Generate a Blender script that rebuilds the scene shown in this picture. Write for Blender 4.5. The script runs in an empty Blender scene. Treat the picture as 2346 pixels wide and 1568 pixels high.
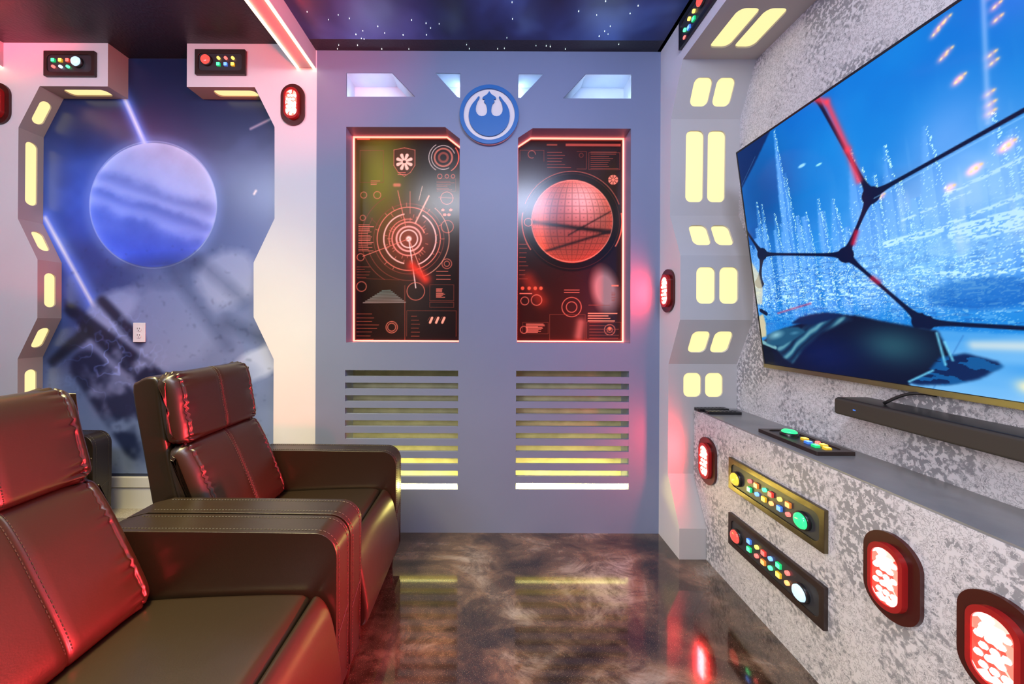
import bpy, bmesh, math, random
import numpy as np
from mathutils import Vector, Matrix
from mathutils.geometry import tessellate_polygon
random.seed(7); RNG = np.random.RandomState(11)
S = bpy.context.scene; C = S.collection
PI = math.pi
# ------------------------------------------------------------------ camera
FPX = 800.0; CH = 1.2; ROLL = 0.0044
cam = bpy.data.objects.new('camera', bpy.data.cameras.new('camera')); C.objects.link(cam)
cam.data.sensor_width = 36; cam.data.lens = FPX/2346*36
cam.data.shift_x = 50/2346; cam.data.shift_y = -46/2346
cam.data.clip_start = .02
cam.matrix_world = Matrix.Translation((0, 0, CH)) @ Matrix.Rotation(PI/2, 4, 'X') @ Matrix.Rotation(ROLL, 4, 'Z')
S.camera = cam
# ------------------------------------------------------------------ world and light
S.view_settings.view_transform = 'Standard'; S.view_settings.look = 'None'
S.view_settings.gamma = 1; S.view_settings.use_curve_mapping = False
S.view_settings.exposure = 0.1
wd = bpy.data.worlds.new('world'); S.world = wd; wd.use_nodes = True
wd.node_tree.nodes['Background'].inputs[0].default_value = (.35, .4, .6, 1)
wd.node_tree.nodes['Background'].inputs[1].default_value = .2
def area(name, loc, target, size, size_y, energy, col, spread=PI):
    l = bpy.data.lights.new(name, 'AREA'); l.shape = 'RECTANGLE'; l.size = size; l.size_y = size_y
    l.energy = energy; l.color = col; l.spread = spread
    o = bpy.data.objects.new(name, l); C.objects.link(o); o.location = loc
    o.rotation_euler = (Vector(target)-Vector(loc)).to_track_quat('-Z', 'Y').to_euler()
    return o
def point(name, loc, r, energy, col):
    l = bpy.data.lights.new(name, 'POINT'); l.shadow_soft_size = r; l.energy = energy; l.color = col
    o = bpy.data.objects.new(name, l); C.objects.link(o); o.location = loc
    return o
area('fill_light', (-.1, .0, 2.66), (-.1, 1.9, .75), 1.5, .4, 36, (.93, .95, 1))  # unseen fill lights added to brighten walls, recliners and console
area('fill_light', (-2.3, .2, 2.66), (-2.2, 1.7, 1.0), 1.2, .5, 32, (.76, .82, 1))
area('fill_light', (-1.25, .7, 2.70), (-1.05, .85, 0), 1.1, .5, 52, (1, .84, .36), spread=PI*.5)
area('fill_light', (.45, .1, 2.66), (.35, 1.9, 1.2), .5, .5, 15, (.42, .56, 1))
area('fill_light', (-1.0, -.7, 1.5), (1.3, .8, .6), .8, .8, 11, (.96, .97, 1), spread=PI*.5)
area('red_glow_light', (-2.3, .4, 2.0), (-2.6, 1.25, 2.776), .2, .2, 16, (1, .04, .10), spread=PI*.24)  # unseen red lights, added for the red glow on the ceilings
area('red_glow_light', (-.5, .9, 2.1), (-1.0, 1.6, 2.74), .12, .12, 5, (1, .04, .05), spread=PI*.45)
area('blue_glow_light', (.1, .9, 2.3), (.1, 1.6, 2.74), 1.2, .3, 3, (.15, .3, 1), spread=PI*.9)  # unseen blue light added to tint the star ceiling

# ------------------------------------------------------------------ mesh helpers
def tag(o, label=None, cat=None, group=None, kind=None):
    if label: o['label'] = label
    if cat: o['category'] = cat
    if group: o['group'] = group
    if kind: o['kind'] = kind
    return o
def thing(name, label, cat, loc=(0, 0, 0), group=None):
    o = bpy.data.objects.new(name, None); C.objects.link(o); o.location = loc
    o.empty_display_size = .1
    return tag(o, label, cat, group)
def obj(name, bm, m=None, parent=None, smooth=False, bevel=0, seg=2, ang=40):
    me = bpy.data.meshes.new(name)
    if isinstance(bm, bmesh.types.BMesh):
        bmesh.ops.recalc_face_normals(bm, faces=bm.faces)
        bm.to_mesh(me); bm.free()
    else: me = bm
    o = bpy.data.objects.new(name, me); C.objects.link(o)
    if m:
        for mm in (m if isinstance(m, (list, tuple)) else [m]): me.materials.append(mm)
    if parent: o.parent = parent
    if smooth:
        for p in me.polygons: p.use_smooth = True
    if bevel:
        b = o.modifiers.new('b', 'BEVEL'); b.width = bevel; b.segments = seg; b.limit_method = 'ANGLE'; b.angle_limit = math.radians(ang)
        for p in me.polygons: p.use_smooth = True
        o.modifiers.new('w', 'WEIGHTED_NORMAL')
    return o
def box(bm, x0, x1, y0, y1, z0, z1, M=None):
    vs = [bm.verts.new((x, y, z)) for x in (x0, x1) for y in (y0, y1) for z in (z0, z1)]
    for f in ((0, 1, 3, 2), (4, 6, 7, 5), (0, 4, 5, 1), (2, 3, 7, 6), (0, 2, 6, 4), (1, 5, 7, 3)):
        bm.faces.new([vs[i] for i in f])
    if M: bmesh.ops.transform(bm, matrix=M, verts=vs)
    return vs
def nb(): return bmesh.new()
def plate(bm, outer, holes, fr, depth, back=True, hole_sides=True, outer_sides=True):
    """flat plate from 2D outline with holes. fr(u,v,w): 2D + depth -> 3D."""
    loops = [outer]+list(holes)
    flat = [p for l in loops for p in l]
    tris = tessellate_polygon([[Vector((p[0], p[1], 0)) for p in l] for l in loops])
    A = [bm.verts.new(fr(p[0], p[1], 0)) for p in flat]
    B = [bm.verts.new(fr(p[0], p[1], depth)) for p in flat]
    for t in tris:
        try:
            bm.faces.new([A[i] for i in t])
            if back: bm.faces.new([B[i] for i in reversed(t)])
        except ValueError: pass
    k = 0
    for li, l in enumerate(loops):
        n = len(l)
        if (li == 0 and outer_sides) or (li > 0 and hole_sides):
            for i in range(n):
                j = (i+1) % n
                bm.faces.new((A[k+i], A[k+j], B[k+j], B[k+i]))
        k += n
def rrect(cx, cy, w, h, r, n=6):
    r = min(r, w/2-1e-5, h/2-1e-5); out = []
    for (sx, sy, a0) in ((1, 1, 0), (-1, 1, 90), (-1, -1, 180), (1, -1, 270)):
        for i in range(n+1):
            a = math.radians(a0+90*i/n)
            out.append((cx+sx*(w/2-r)+r*math.cos(a), cy+sy*(h/2-r)+r*math.sin(a)))
    return out
def tube(bm, pts, r, n=6, closed=False):
    pts = [Vector(p) for p in pts]; N = len(pts); rings = []
    for i, p in enumerate(pts):
        a = pts[(i-1) % N] if (closed or i > 0) else p
        b = pts[(i+1) % N] if (closed or i < N-1) else p
        t = (b-a).normalized(); up = Vector((0, 1, 0)) if abs(t.y) < .9 else Vector((1, 0, 0))
        s = t.cross(up).normalized(); q = t.cross(s)
        rings.append([bm.verts.new(p+(s*math.cos(2*PI*k/n)+q*math.sin(2*PI*k/n))*r) for k in range(n)])
    for i in range(N if closed else N-1):
        A, B = rings[i], rings[(i+1) % N]
        for k in range(n): bm.faces.new((A[k], A[(k+1) % n], B[(k+1) % n], B[k]))
    if not closed:
        bm.faces.new(rings[0][::-1]); bm.faces.new(rings[-1])
def lathe(bm, prof, fr=lambda x, y, z: (x, y, z), n=20, sx=1, sy=1):
    rings = []
    for r, h in prof:
        if r < 1e-6: rings.append([bm.verts.new(fr(0, 0, h))])
        else: rings.append([bm.verts.new(fr(r*sx*math.cos(2*PI*k/n), r*sy*math.sin(2*PI*k/n), h)) for k in range(n)])
    for A, B in zip(rings, rings[1:]):
        for k in range(n):
            a, b = A[k % len(A)], A[(k+1) % n % len(A)]; c, d = B[(k+1) % n % len(B)], B[k % len(B)]
            vs = []
            for v in (a, b, c, d):
                if v not in vs: vs.append(v)
            if len(vs) > 2: bm.faces.new(vs)
def lin(c): return tuple(((v+.055)/1.055)**2.4 if v > .04045 else v/12.92 for v in c)

# ------------------------------------------------------------------ materials
def mat(name, col=(.8, .8, .8), rough=.5, metal=0, emit=None, es=1, spec=.5, coat=0):
    m = bpy.data.materials.new(name); m.use_nodes = True; b = m.node_tree.nodes['Principled BSDF']
    b.inputs['Base Color'].default_value = (*col, 1); b.inputs['Roughness'].default_value = rough
    b.inputs['Metallic'].default_value = metal; b.inputs['Specular IOR Level'].default_value = spec
    b.inputs['Coat Weight'].default_value = coat
    if emit: b.inputs['Emission Color'].default_value = (*emit, 1); b.inputs['Emission Strength'].default_value = es
    return m
def N(m, t, **kw):
    n = m.node_tree.nodes.new(t)
    for k, v in kw.items():
        if k in n.inputs: n.inputs[k].default_value = v
        else: setattr(n, k, v)
    return n
def L(m, a, b): m.node_tree.links.new(a, b)
def coords(m, scale=(1, 1, 1)):
    tc = N(m, 'ShaderNodeTexCoord'); mp = N(m, 'ShaderNodeMapping'); mp.inputs['Scale'].default_value = scale
    L(m, tc.outputs['Object'], mp.inputs['Vector']); return mp.outputs['Vector']
def ramp(m, fac, stops):
    r = N(m, 'ShaderNodeValToRGB'); e = r.color_ramp.elements
    while len(e) < len(stops): e.new(.5)
    for x, (p, c) in zip(e, stops): x.position = p; x.color = (*c, 1)
    L(m, fac, r.inputs['Fac']); return r.outputs['Color']
def bump(m, h, strength=.3, dist=.002):
    b = N(m, 'ShaderNodeBump', Strength=strength, Distance=dist); L(m, h, b.inputs['Height'])
    L(m, b.outputs['Normal'], m.node_tree.nodes['Principled BSDF'].inputs['Normal'])
def noisy(m, base, var, scale=3, bs=180, bst=.15, bd=.001):
    v = coords(m); n = N(m, 'ShaderNodeTexNoise', Scale=scale, Detail=4.0); L(m, v, n.inputs['Vector'])
    c = ramp(m, n.outputs['Fac'], [(.3, base), (.7, var)]); L(m, c, m.node_tree.nodes['Principled BSDF'].inputs['Base Color'])
    if bs:
        n2 = N(m, 'ShaderNodeTexNoise', Scale=float(bs), Detail=3.0); L(m, v, n2.inputs['Vector']); bump(m, n2.outputs['Fac'], bst, bd)
    return m
M = {}
M['white'] = noisy(mat('white_paint', rough=.55), (.66, .63, .66), (.70, .67, .70), 2, 260, .12)
M['reveal_warm'] = noisy(mat('white_warm_lit', rough=.55), (.47, .37, .31), (.50, .40, .34), 2, 260, .12)  # white trim tinted tan: warm panel light put into the reveal colour
M['reveal_grey'] = noisy(mat('white_shade_toned', rough=.55), (.43, .41, .42), (.46, .44, .45), 2, 260, .12)  # white trim greyed: shade put into the right reveals; beams share it
M['grey'] = noisy(mat('blue_grey_paint', rough=.5), (.175, .202, .315), (.187, .215, .333), 2, 260, .12)
M['black_ceiling'] = noisy(mat('black_ceiling_paint', rough=.42), (.022, .02, .026), (.03, .027, .034), 4, 70, .5, .004)
M['backing'] = noisy(mat('cavity_plaster', rough=.7), (.27, .26, .17), (.40, .38, .26), 9, 120, .3)
M['cavity_blue'] = noisy(mat('window_cavity_paint', rough=.6), (.5, .55, .62), (.55, .6, .66), 9, 200, .2)
# distressed plaster wallpaper
def distressed():
    m = mat('distressed_plaster', rough=.5); b = m.node_tree.nodes['Principled BSDF']; v = coords(m, (1, 1, .85))
    nl = N(m, 'ShaderNodeTexNoise', Scale=5.0, Detail=2.0); L(m, v, nl.inputs['Vector'])
    w = N(m, 'ShaderNodeTexNoise', Scale=72.0, Detail=8.0, Roughness=.64, Distortion=.35); L(m, v, w.inputs['Vector'])
    r1 = N(m, 'ShaderNodeMath', operation='SUBTRACT'); L(m, w.outputs['Fac'], r1.inputs[0]); r1.inputs[1].default_value = .5
    r2 = N(m, 'ShaderNodeMath', operation='ABSOLUTE'); L(m, r1.outputs[0], r2.inputs[0])
    r3 = N(m, 'ShaderNodeMapRange'); L(m, r2.outputs[0], r3.inputs['Value'])
    r3.inputs['From Min'].default_value = .014; r3.inputs['From Max'].default_value = .034; r3.inputs['To Min'].default_value = .72; r3.inputs['To Max'].default_value = 0
    a = N(m, 'ShaderNodeMath', operation='MULTIPLY_ADD'); L(m, nl.outputs['Fac'], a.inputs[0]); a.inputs[1].default_value = .55; L(m, w.outputs['Fac'], a.inputs[2])
    r4 = N(m, 'ShaderNodeMapRange'); L(m, a.outputs[0], r4.inputs['Value'])
    r4.inputs['From Min'].default_value = .842; r4.inputs['From Max'].default_value = .856
    mx = N(m, 'ShaderNodeMath', operation='MAXIMUM'); L(m, r3.outputs[0], mx.inputs[0]); L(m, r4.outputs[0], mx.inputs[1])
    c = ramp(m, mx.outputs[0], [(0, (.65, .63, .66)), (1, (.27, .27, .295))]); L(m, c, b.inputs['Base Color'])
    bump(m, mx.outputs[0], .25, -.001); return m
M['plaster'] = distressed()
def epoxy():
    m = mat('epoxy_floor', rough=.13, spec=.6, coat=1.0); b = m.node_tree.nodes['Principled BSDF']; v = coords(m, (1, 1.5, 1))
    b.inputs['Coat Roughness'].default_value = .06
    rot = m.node_tree.nodes['Mapping']; rot.inputs['Rotation'].default_value = (0, 0, .45)
    n1 = N(m, 'ShaderNodeTexNoise', Scale=1.25, Detail=7.0, Roughness=.58, Distortion=1.3); L(m, v, n1.inputs['Vector'])
    c = ramp(m, n1.outputs['Fac'], [(.30, (.014, .009, .007)), (.43, (.055, .032, .020)), (.55, (.20, .13, .085)), (.64, (.38, .32, .28)), (.8, (.5, .47, .47))])
    n2 = N(m, 'ShaderNodeTexNoise', Scale=5.0, Detail=10.0, Roughness=.78, Distortion=1.2); L(m, v, n2.inputs['Vector'])
    k = ramp(m, n2.outputs['Fac'], [(.42, (.22, .19, .17)), (.58, (1, 1, 1))])
    mx = N(m, 'ShaderNodeMix', data_type='RGBA', blend_type='MULTIPLY'); mx.inputs[0].default_value = .8
    L(m, c, mx.inputs[6]); L(m, k, mx.inputs[7])
    n3 = N(m, 'ShaderNodeTexNoise', Scale=420.0, Detail=1.0); L(m, v, n3.inputs['Vector'])
    f = N(m, 'ShaderNodeMapRange'); L(m, n3.outputs['Fac'], f.inputs['Value']); f.inputs['From Min'].default_value = .68; f.inputs['From Max'].default_value = .72
    m2 = N(m, 'ShaderNodeMix', data_type='RGBA'); L(m, f.outputs[0], m2.inputs[0]); L(m, mx.outputs[2], m2.inputs[6]); m2.inputs[7].default_value = (.5, .45, .35, 1)
    L(m, m2.outputs[2], b.inputs['Base Color'])
    b.inputs['Metallic'].default_value = .3; b.inputs['Coat IOR'].default_value = 1.7
    bump(m, n2.outputs['Fac'], .05, .001); return m
M['floor'] = epoxy()
M['carpet'] = noisy(mat('carpet', rough=.95), (.25, .22, .2), (.4, .37, .35), 220, 300, .8, .004)
def leather():
    m = mat('brown_leather', (.014, .008, .0045), rough=.34, spec=.7); v = coords(m)
    n = N(m, 'ShaderNodeTexVoronoi', Scale=260.0); L(m, v, n.inputs['Vector'])
    n2 = N(m, 'ShaderNodeTexNoise', Scale=14.0, Detail=3.0); L(m, v, n2.inputs['Vector'])
    a = N(m, 'ShaderNodeMath', operation='MULTIPLY_ADD'); L(m, n.outputs['Distance'], a.inputs[0]); a.inputs[1].default_value = .10; L(m, n2.outputs['Fac'], a.inputs[2])
    bump(m, a.outputs[0], .35, .002); return m
M['leather'] = leather()
M['thread'] = mat('thread', (.03, .022, .02), rough=.6)
M['leg'] = mat('dark_wood', (.03, .016, .01), rough=.4)
M['pill'] = mat('warm_diffuser', (.25, .22, .14), rough=.4, emit=(1, .83, .36), es=1.0)
M['pill_edge'] = mat('diffuser_edge', (.7, .66, .5), rough=.5)
M['led_white'] = mat('white_led', (1, 1, 1), emit=(1, .88, .46), es=4)
M['led_yellow'] = mat('yellow_led', (1, 1, 1), emit=(1, .84, .20), es=58)
M['led_red'] = mat('red_led', (1, .5, .4), emit=(1, .13, .085), es=5)
M['led_blue'] = mat('blue_led', (1, 1, 1), emit=(.5, .7, 1), es=26)
M['star'] = mat('fibre_star', (1, 1, 1), emit=(.7, 1, .9), es=1.6)
M['black'] = mat('black_plastic', (.012, .011, .013), rough=.3)
M['panel_face'] = mat('dark_grey_panel', (.035, .035, .042), rough=.35)
M['brass'] = noisy(mat('brushed_dark_metal', rough=.28, metal=.85), (.11, .085, .045), (.19, .15, .08), 20, 400, .2)
M['dark_metal'] = noisy(mat('dark_brown_metal', rough=.33, metal=.3), (.035, .022, .02), (.05, .03, .026), 20, 400, .2)
M['red_shell'] = mat('dark_red_plastic', (.055, .007, .006), rough=.3)
M['red_rim'] = mat('red_plastic_rim', (.22, .012, .012), rough=.25, emit=(1, .012, .015), es=.08)
def lensmat():
    m = mat('red_lens', (.6, .03, .03), rough=.15); b = m.node_tree.nodes['Principled BSDF']; v = coords(m, (1, 1, .7))
    n = N(m, 'ShaderNodeTexVoronoi', Scale=58.0); L(m, v, n.inputs['Vector'])
    c = ramp(m, n.outputs['Color'], [(.25, (.75, .035, .02)), (.5, (1, .22, .16)), (.7, (1, .8, .72))]); L(m, c, b.inputs['Emission Color']); b.inputs['Emission Strength'].default_value = 2.2
    return m
M['red_lens'] = lensmat()
M['red_led'] = mat('red_led_bulb', (1, .2, .2), emit=(1, .06, .05), es=60)
M['emblem_blue'] = mat('blue_emblem_paint', (.012, .12, .37), rough=.45)
M['emblem_white'] = mat('pale_emblem_paint', (.72, .62, .60), rough=.5)
M['console_top'] = noisy(mat('grey_satin_top', rough=.3, metal=.1), (.19, .19, .2), (.27, .265, .27), 7, 300, .08)
M['tv_frame'] = mat('tv_frame', (.01, .01, .012), rough=.25)
M['tv_gold'] = mat('tv_metal_edge', (.26, .22, .14), rough=.3, metal=.9)
M['soundbar'] = mat('soundbar_fabric', (.035, .028, .022), rough=.7)
M['soundbar_top'] = mat('soundbar_top', (.012, .011, .011), rough=.35)
M['outlet'] = mat('white_plastic', (.8, .78, .82), rough=.35)
M['slot'] = mat('dark_slot', (.02, .02, .02), rough=.5)
M['skirting'] = mat('white_skirting', (.62, .6, .6), rough=.45)
BC = dict(g=(.02, 1, .28), r=(1, .07, .05), y=(1, .62, .04), a=(1, .3, .05), b=(.08, .28, 1), w=(.55, .8, 1))
for k, c in BC.items():
    M['btn_'+k] = mat('button_light_'+k, tuple(v*.6 for v in c), rough=.2, emit=tuple(v*.92+.08 for v in c), es=1.9)
    M['dome_'+k] = mat('dome_light_'+k, tuple(v*.5 for v in c), rough=.15, emit=tuple(v*.97+.03 for v in c), es=.95)
    M['btnd_'+k] = mat('button_side_'+k, tuple(v*.6 for v in c), rough=.2, emit=c, es=.35)

# ------------------------------------------------------------------ measured positions
TH = ROLL
def un(x, y):
    dx, dy = x-1123, y-738
    return dx*math.cos(TH)+dy*math.sin(TH), -dx*math.sin(TH)+dy*math.cos(TH)
YW = 1.985; YM = 2.10; XP = .963; XW = 1.332; XC = 1.099
def wp(x, y, Y=YW):                       # a point of a surface facing the room at depth Y (metres)
    u, v = un(x, y); return (u*Y/FPX, CH-v*Y/FPX)
ZC = 2.776; ZS = 2.74; XL = -4.0; YB = -2.6

# ------------------------------------------------------------------ shell
def struct(name, bm, m, parent=None, **k):
    o = obj(name, bm, m, parent, **k)
    if not parent: o['kind'] = 'structure'
    return o
bm = nb(); box(bm, XL-.1, XW+.1, YB-.1, YM+.1, -.1, 0); struct('floor', bm, M['floor'])
bm = nb(); box(bm, XL-.1, -1.05, YB-.1, YM+.1, ZC, ZC+.1); struct('ceiling', bm, M['black_ceiling'])
# star ceiling
def starmat():
    m = mat('star_ceiling_print', rough=.38); b = m.node_tree.nodes['Principled BSDF']; v = coords(m)
    n = N(m, 'ShaderNodeTexNoise', Scale=1.8, Detail=3.0, Distortion=.3); L(m, v, n.inputs['Vector'])
    c = ramp(m, n.outputs['Fac'], [(.35, (.02, .022, .06)), (.5, (.035, .055, .18)), (.66, (.09, .17, .46))]); L(m, c, b.inputs['Base Color'])
    n2 = N(m, 'ShaderNodeTexNoise', Scale=150.0); L(m, v, n2.inputs['Vector']); bump(m, n2.outputs['Fac'], .2, .001)
    return m
bm = nb(); box(bm, -1.05, XP+.02, YB-.1, 1.905, ZS, ZS+.1); sc = struct('ceiling', bm, starmat())
bm = nb(); box(bm, -1.05, XP+.02, 1.905, YM+.1, ZS, ZS+.1); scb = struct('trim_5', bm, M['black_ceiling'])
bm = nb(); box(bm, XP-.02, XW+.1, YB, YM+.1, ZS, ZS+.1); struct('trim_6', bm, M['white'])
bm = nb()
for i in range(115):
    x = random.uniform(-.97, .95); y = 1.97-1.4*random.random()**1.4; r = random.uniform(.0009, .0018)
    box(bm, x-r, x+r, y-r, y+r, ZS-.005, ZS+.001, Matrix.Identity(4))
st = obj('star_lights', bm, M['star'], sc); st['kind'] = 'stuff'
# walls not seen directly
bm = nb(); box(bm, XL-.1, XL, YB, YM, 0, ZC); struct('wall_left', bm, M['white'])
bm = nb(); box(bm, XL-.1, XW+.1, YB-.1, YB, 0, ZC); struct('wall_front', bm, M['grey'])
# wall behind the portals (bears the mural)
bm = nb(); box(bm, XL-.1, -1.0, YM, YM+.1, 0, ZC); struct('wall_back', bm, noisy(mat('navy_paint', rough=.45), (.02, .03, .07), (.03, .04, .09), 3))
# right wall
bm = nb(); box(bm, XW, XW+.1, YB, YM+.1, 0, ZC); struct('wall_right', bm, M['plaster'])

# ------------------------------------------------------------------ panelled back wall with openings
def W2(pts): return [wp(*p) for p in pts]
niL = W2([(793, 291), (1020, 291.4), (1053.5, 318), (1051, 786), (793, 785)])
niR = W2([(1220.6, 293.8), (1445.5, 295), (1444, 787), (1184.5, 786), (1186.9, 316)])
wins = [W2(p) for p in (
    [(793.5, 167.5), (899, 167.5), (951, 221.8), (793.5, 221.8)],
    [(997.7, 167.5), (1054.5, 168.6), (1053.7, 223.6), (1048, 222.5)],
    [(1187.5, 169.4), (1245, 169.7), (1193, 224.3), (1187.5, 223.8)],
    [(1341.5, 170), (1447.8, 170.3), (1447, 226), (1290, 225.5)])]
slL = W2([(790.7, 848.9), (1049.5, 849.5), (1048.5, 1121), (789.5, 1121)])
slR = W2([(1182.5, 850.4), (1441, 851), (1440, 1121.8), (1181.5, 1121)])
def norm(poly, k=3):                       # square the slat openings
    xs = [p[0] for p in poly]; zs = [p[1] for p in poly]; return min(xs), max(xs), min(zs), max(zs)
def rect(b): return [(b[0], b[2]), (b[1], b[2]), (b[1], b[3]), (b[0], b[3])]
bL, bR = norm(slL), norm(slR)
XB0 = wp(724, 600)[0]
bm = nb()
plate(bm, [(XB0, 0), (XP+.02, 0), (XP+.02, ZS), (XB0, ZS)], [niL, niR]+wins+[rect(bL), rect(bR)], lambda u, v, w: (u, YW+w, v), .118)
wb = struct('wall_back', bm, M['grey'])
bm = nb(); box(bm, -1.0, XP+.02, YW+.12, YW+.17, 0, ZS); struct('backing_panel', bm, M['backing'], wb)
# slats: nine per louvre
for b in (bL, bR):
    n = 10; pitch = (b[3]-b[2]+.0365)/n
    for i in range(n-1):
        z0 = b[2]+pitch*i+.0345; z1 = b[2]+pitch*(i+1)
        bm = nb(); box(bm, b[0]-.004, b[1]+.004, YW+.0005, YW+.019, z0, z1); obj('slat', bm, M['grey'], wb)
for k, b in enumerate((bL, bR)):
    bm = nb(); box(bm, b[0]+.006, b[1]-.006, YW+.024, YW+.034, b[2]+.0015, b[2]+.017)
    s = obj('light_strip', bm, M['led_yellow'])
    tag(s, 'yellow light strip glowing behind the lowest slot of the %s louvre' % ('left' if k == 0 else 'right'), 'light strip', 'yellow strips behind the louvres')
for k, p in enumerate(wins):
    x0, x1, z0, z1 = norm(p)
    bm = nb(); plate(bm, p, [], lambda u, v, w: (u, YW+.1165+w, v), .003); obj('window_backing', bm, M['cavity_blue'], wb)
    bm = nb()
    if k in (0, 3):
        xa, xb = (x0+.02, x1-.14) if k == 0 else (x0+.14, x1-.02); box(bm, xa, xb, YW+.02, YW+.03, z0+.001, z0+.007)
    else:
        xa, xb = (x1-.0045, x1-.001) if k == 1 else (x0+.001, x0+.0045); box(bm, xa, xb, YW+.095, YW+.113, z0+.03, z1-.01)
    c0 = Vector((sum(q[0] for q in p)/len(p), sum(q[1] for q in p)/len(p))); b2 = nb()
    fr_, bk_ = [[b2.verts.new((c0.x+(q[0]-c0.x)*.985, y_, c0.y+(q[1]-c0.y)*.985)) for q in p] for y_ in (YW+.001, YW+.1164)]
    for i in range(len(p)): b2.faces.new((fr_[i], fr_[(i+1) % len(p)], bk_[(i+1) % len(p)], bk_[i]))
    obj('window_lining', b2, M['cavity_blue'], wb)
    s = obj('light_strip', bm, M['led_blue'])
    where = ['leftmost high slanted wall opening', 'small high opening left of the emblem', 'small high opening right of the emblem', 'rightmost high slanted wall opening'][k]
    tag(s, 'cool blue light strip inside the %s' % where, 'light strip', 'cool strips in the high wall openings')

# ------------------------------------------------------------------ painting on dense grids (flat prints and the screen picture)
class Canvas:
    def __init__(s, w, h, d):
        s.nx, s.ny = int(round(w/d))+1, int(round(h/d))+1
        s.x, s.y = np.meshgrid(np.linspace(0, w, s.nx), np.linspace(0, h, s.ny)); s.d = d
        s.c = np.zeros((s.ny, s.nx, 3))
    def fill(s, col): s.c[:] = col
    def mix(s, m, col):
        m = np.clip(m, 0, 1)[..., None]; s.c = s.c*(1-m)+np.array(col)*m
    def add(s, m, col): s.c = s.c+np.clip(m, 0, 9)[..., None]*np.array(col)
    def seg(s, x0, y0, x1, y1, w, soft=None, w1=None):
        soft = soft or s.d*1.2; dx, dy = x1-x0, y1-y0; t = np.clip(((s.x-x0)*dx+(s.y-y0)*dy)/(dx*dx+dy*dy+1e-12), 0, 1)
        r = np.hypot(s.x-x0-t*dx, s.y-y0-t*dy); ww = w if w1 is None else w+(w1-w)*t
        return np.clip((ww/2+soft/2-r)/soft, 0, 1)
    def glow(s, x0, y0, x1, y1, sig):
        dx, dy = x1-x0, y1-y0; t = np.clip(((s.x-x0)*dx+(s.y-y0)*dy)/(dx*dx+dy*dy+1e-12), 0, 1)
        return np.exp(-((s.x-x0-t*dx)**2+(s.y-y0-t*dy)**2)/(2*sig*sig))
    def ell(s, cx, cy, rx, ry, rot=0, soft=.03):
        ca, sa = math.cos(rot), math.sin(rot); X = (s.x-cx)*ca+(s.y-cy)*sa; Y = -(s.x-cx)*sa+(s.y-cy)*ca
        return np.clip((1-np.hypot(X/rx, Y/ry))/soft, 0, 1)
    def ring(s, cx, cy, r, w, a0=None, a1=None):
        R = np.hypot(s.x-cx, s.y-cy); m = np.clip((w/2+s.d*.6-abs(R-r))/(s.d*1.2), 0, 1)
        if a0 is not None:
            A = np.degrees(np.arctan2(s.y-cy, s.x-cx)) % 360; m = m*(((A-a0) % 360) < (a1-a0))
        return m
    def poly(s, pts, blur=1):
        m = np.zeros(s.x.shape, bool); n = len(pts)
        for i in range(n):
            (xa, ya), (xb, yb) = pts[i], pts[(i+1) % n]
            if ya == yb: continue
            m ^= ((ya > s.y) != (yb > s.y)) & (s.x < (xb-xa)*(s.y-ya)/(yb-ya)+xa)
        return s.blur(m.astype(float), blur)
    def rect(s, x0, y0, x1, y1): return ((s.x >= x0) & (s.x <= x1) & (s.y >= y0) & (s.y <= y1)).astype(float)
    def frame(s, x0, y0, x1, y1, w=.002):
        o = s.rect(x0, y0, x1, y1); return np.clip(o-s.rect(x0+w*1.4, y0+w*1.4, x1-w*1.4, y1-w*1.4), 0, 1)
    def blur(s, a, k):
        k = int(k)
        for _ in range(2 if k > 0 else 0):
            for ax in (0, 1):
                p = np.concatenate([np.repeat(np.take(a, [0], ax), k, ax), a, np.repeat(np.take(a, [-1], ax), k+1, ax)], ax)
                cs = np.cumsum(p, ax); n = a.shape[ax]
                a = (np.take(cs, range(2*k, 2*k+n), ax)-np.concatenate([np.zeros_like(np.take(cs, [0], ax)), np.take(cs, range(0, n-1), ax)], ax))/(2*k+1)
        return a
    def noise(s, f, oct=4, ay=1.0, seed=0):
        r = np.random.RandomState(seed); out = 0; amp = 1; tot = 0
        for o in range(oct):
            g = r.rand(260, 260); X = (s.x*f) % 250; Y = (s.y*f*ay) % 250
            i, j = X.astype(int), Y.astype(int); u, v = X-i, Y-j; u = u*u*(3-2*u); v = v*v*(3-2*v)
            out = out+amp*((g[j, i]*(1-u)+g[j, i+1]*u)*(1-v)+(g[j+1, i]*(1-u)+g[j+1, i+1]*u)*v); tot += amp; amp *= .5; f *= 2.03
        return out/tot
    def mesh(s, name, fr, outline=None):
        P = fr(s.x.ravel(), s.y.ravel()); n = s.nx*s.ny
        idx = np.arange(n).reshape(s.ny, s.nx); q = np.stack([idx[:-1, :-1], idx[:-1, 1:], idx[1:, 1:], idx[1:, :-1]], -1).reshape(-1, 4)
        if outline is not None:
            cx = (s.x[:-1, :-1]+s.x[1:, 1:]).ravel()/2; cy = (s.y[:-1, :-1]+s.y[1:, 1:]).ravel()/2; q = q[outline(cx, cy)]
        me = bpy.data.meshes.new(name); me.vertices.add(n); me.vertices.foreach_set('co', P.astype(np.float32).ravel())
        me.loops.add(q.size); me.loops.foreach_set('vertex_index', q.astype(np.int32).ravel())
        me.polygons.add(len(q)); me.polygons.foreach_set('loop_start', np.arange(0, q.size, 4, dtype=np.int32))
        me.update(); me.validate()
        ca = me.color_attributes.new('Col', 'FLOAT_COLOR', 'POINT'); c = np.clip(s.c, 0, 1)
        c = np.where(c > .04045, ((c+.055)/1.055)**2.4, c/12.92); d = np.ones((n, 4), np.float32); d[:, :3] = c.reshape(-1, 3)
        ca.data.foreach_set('color', d.ravel()); return me
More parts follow.
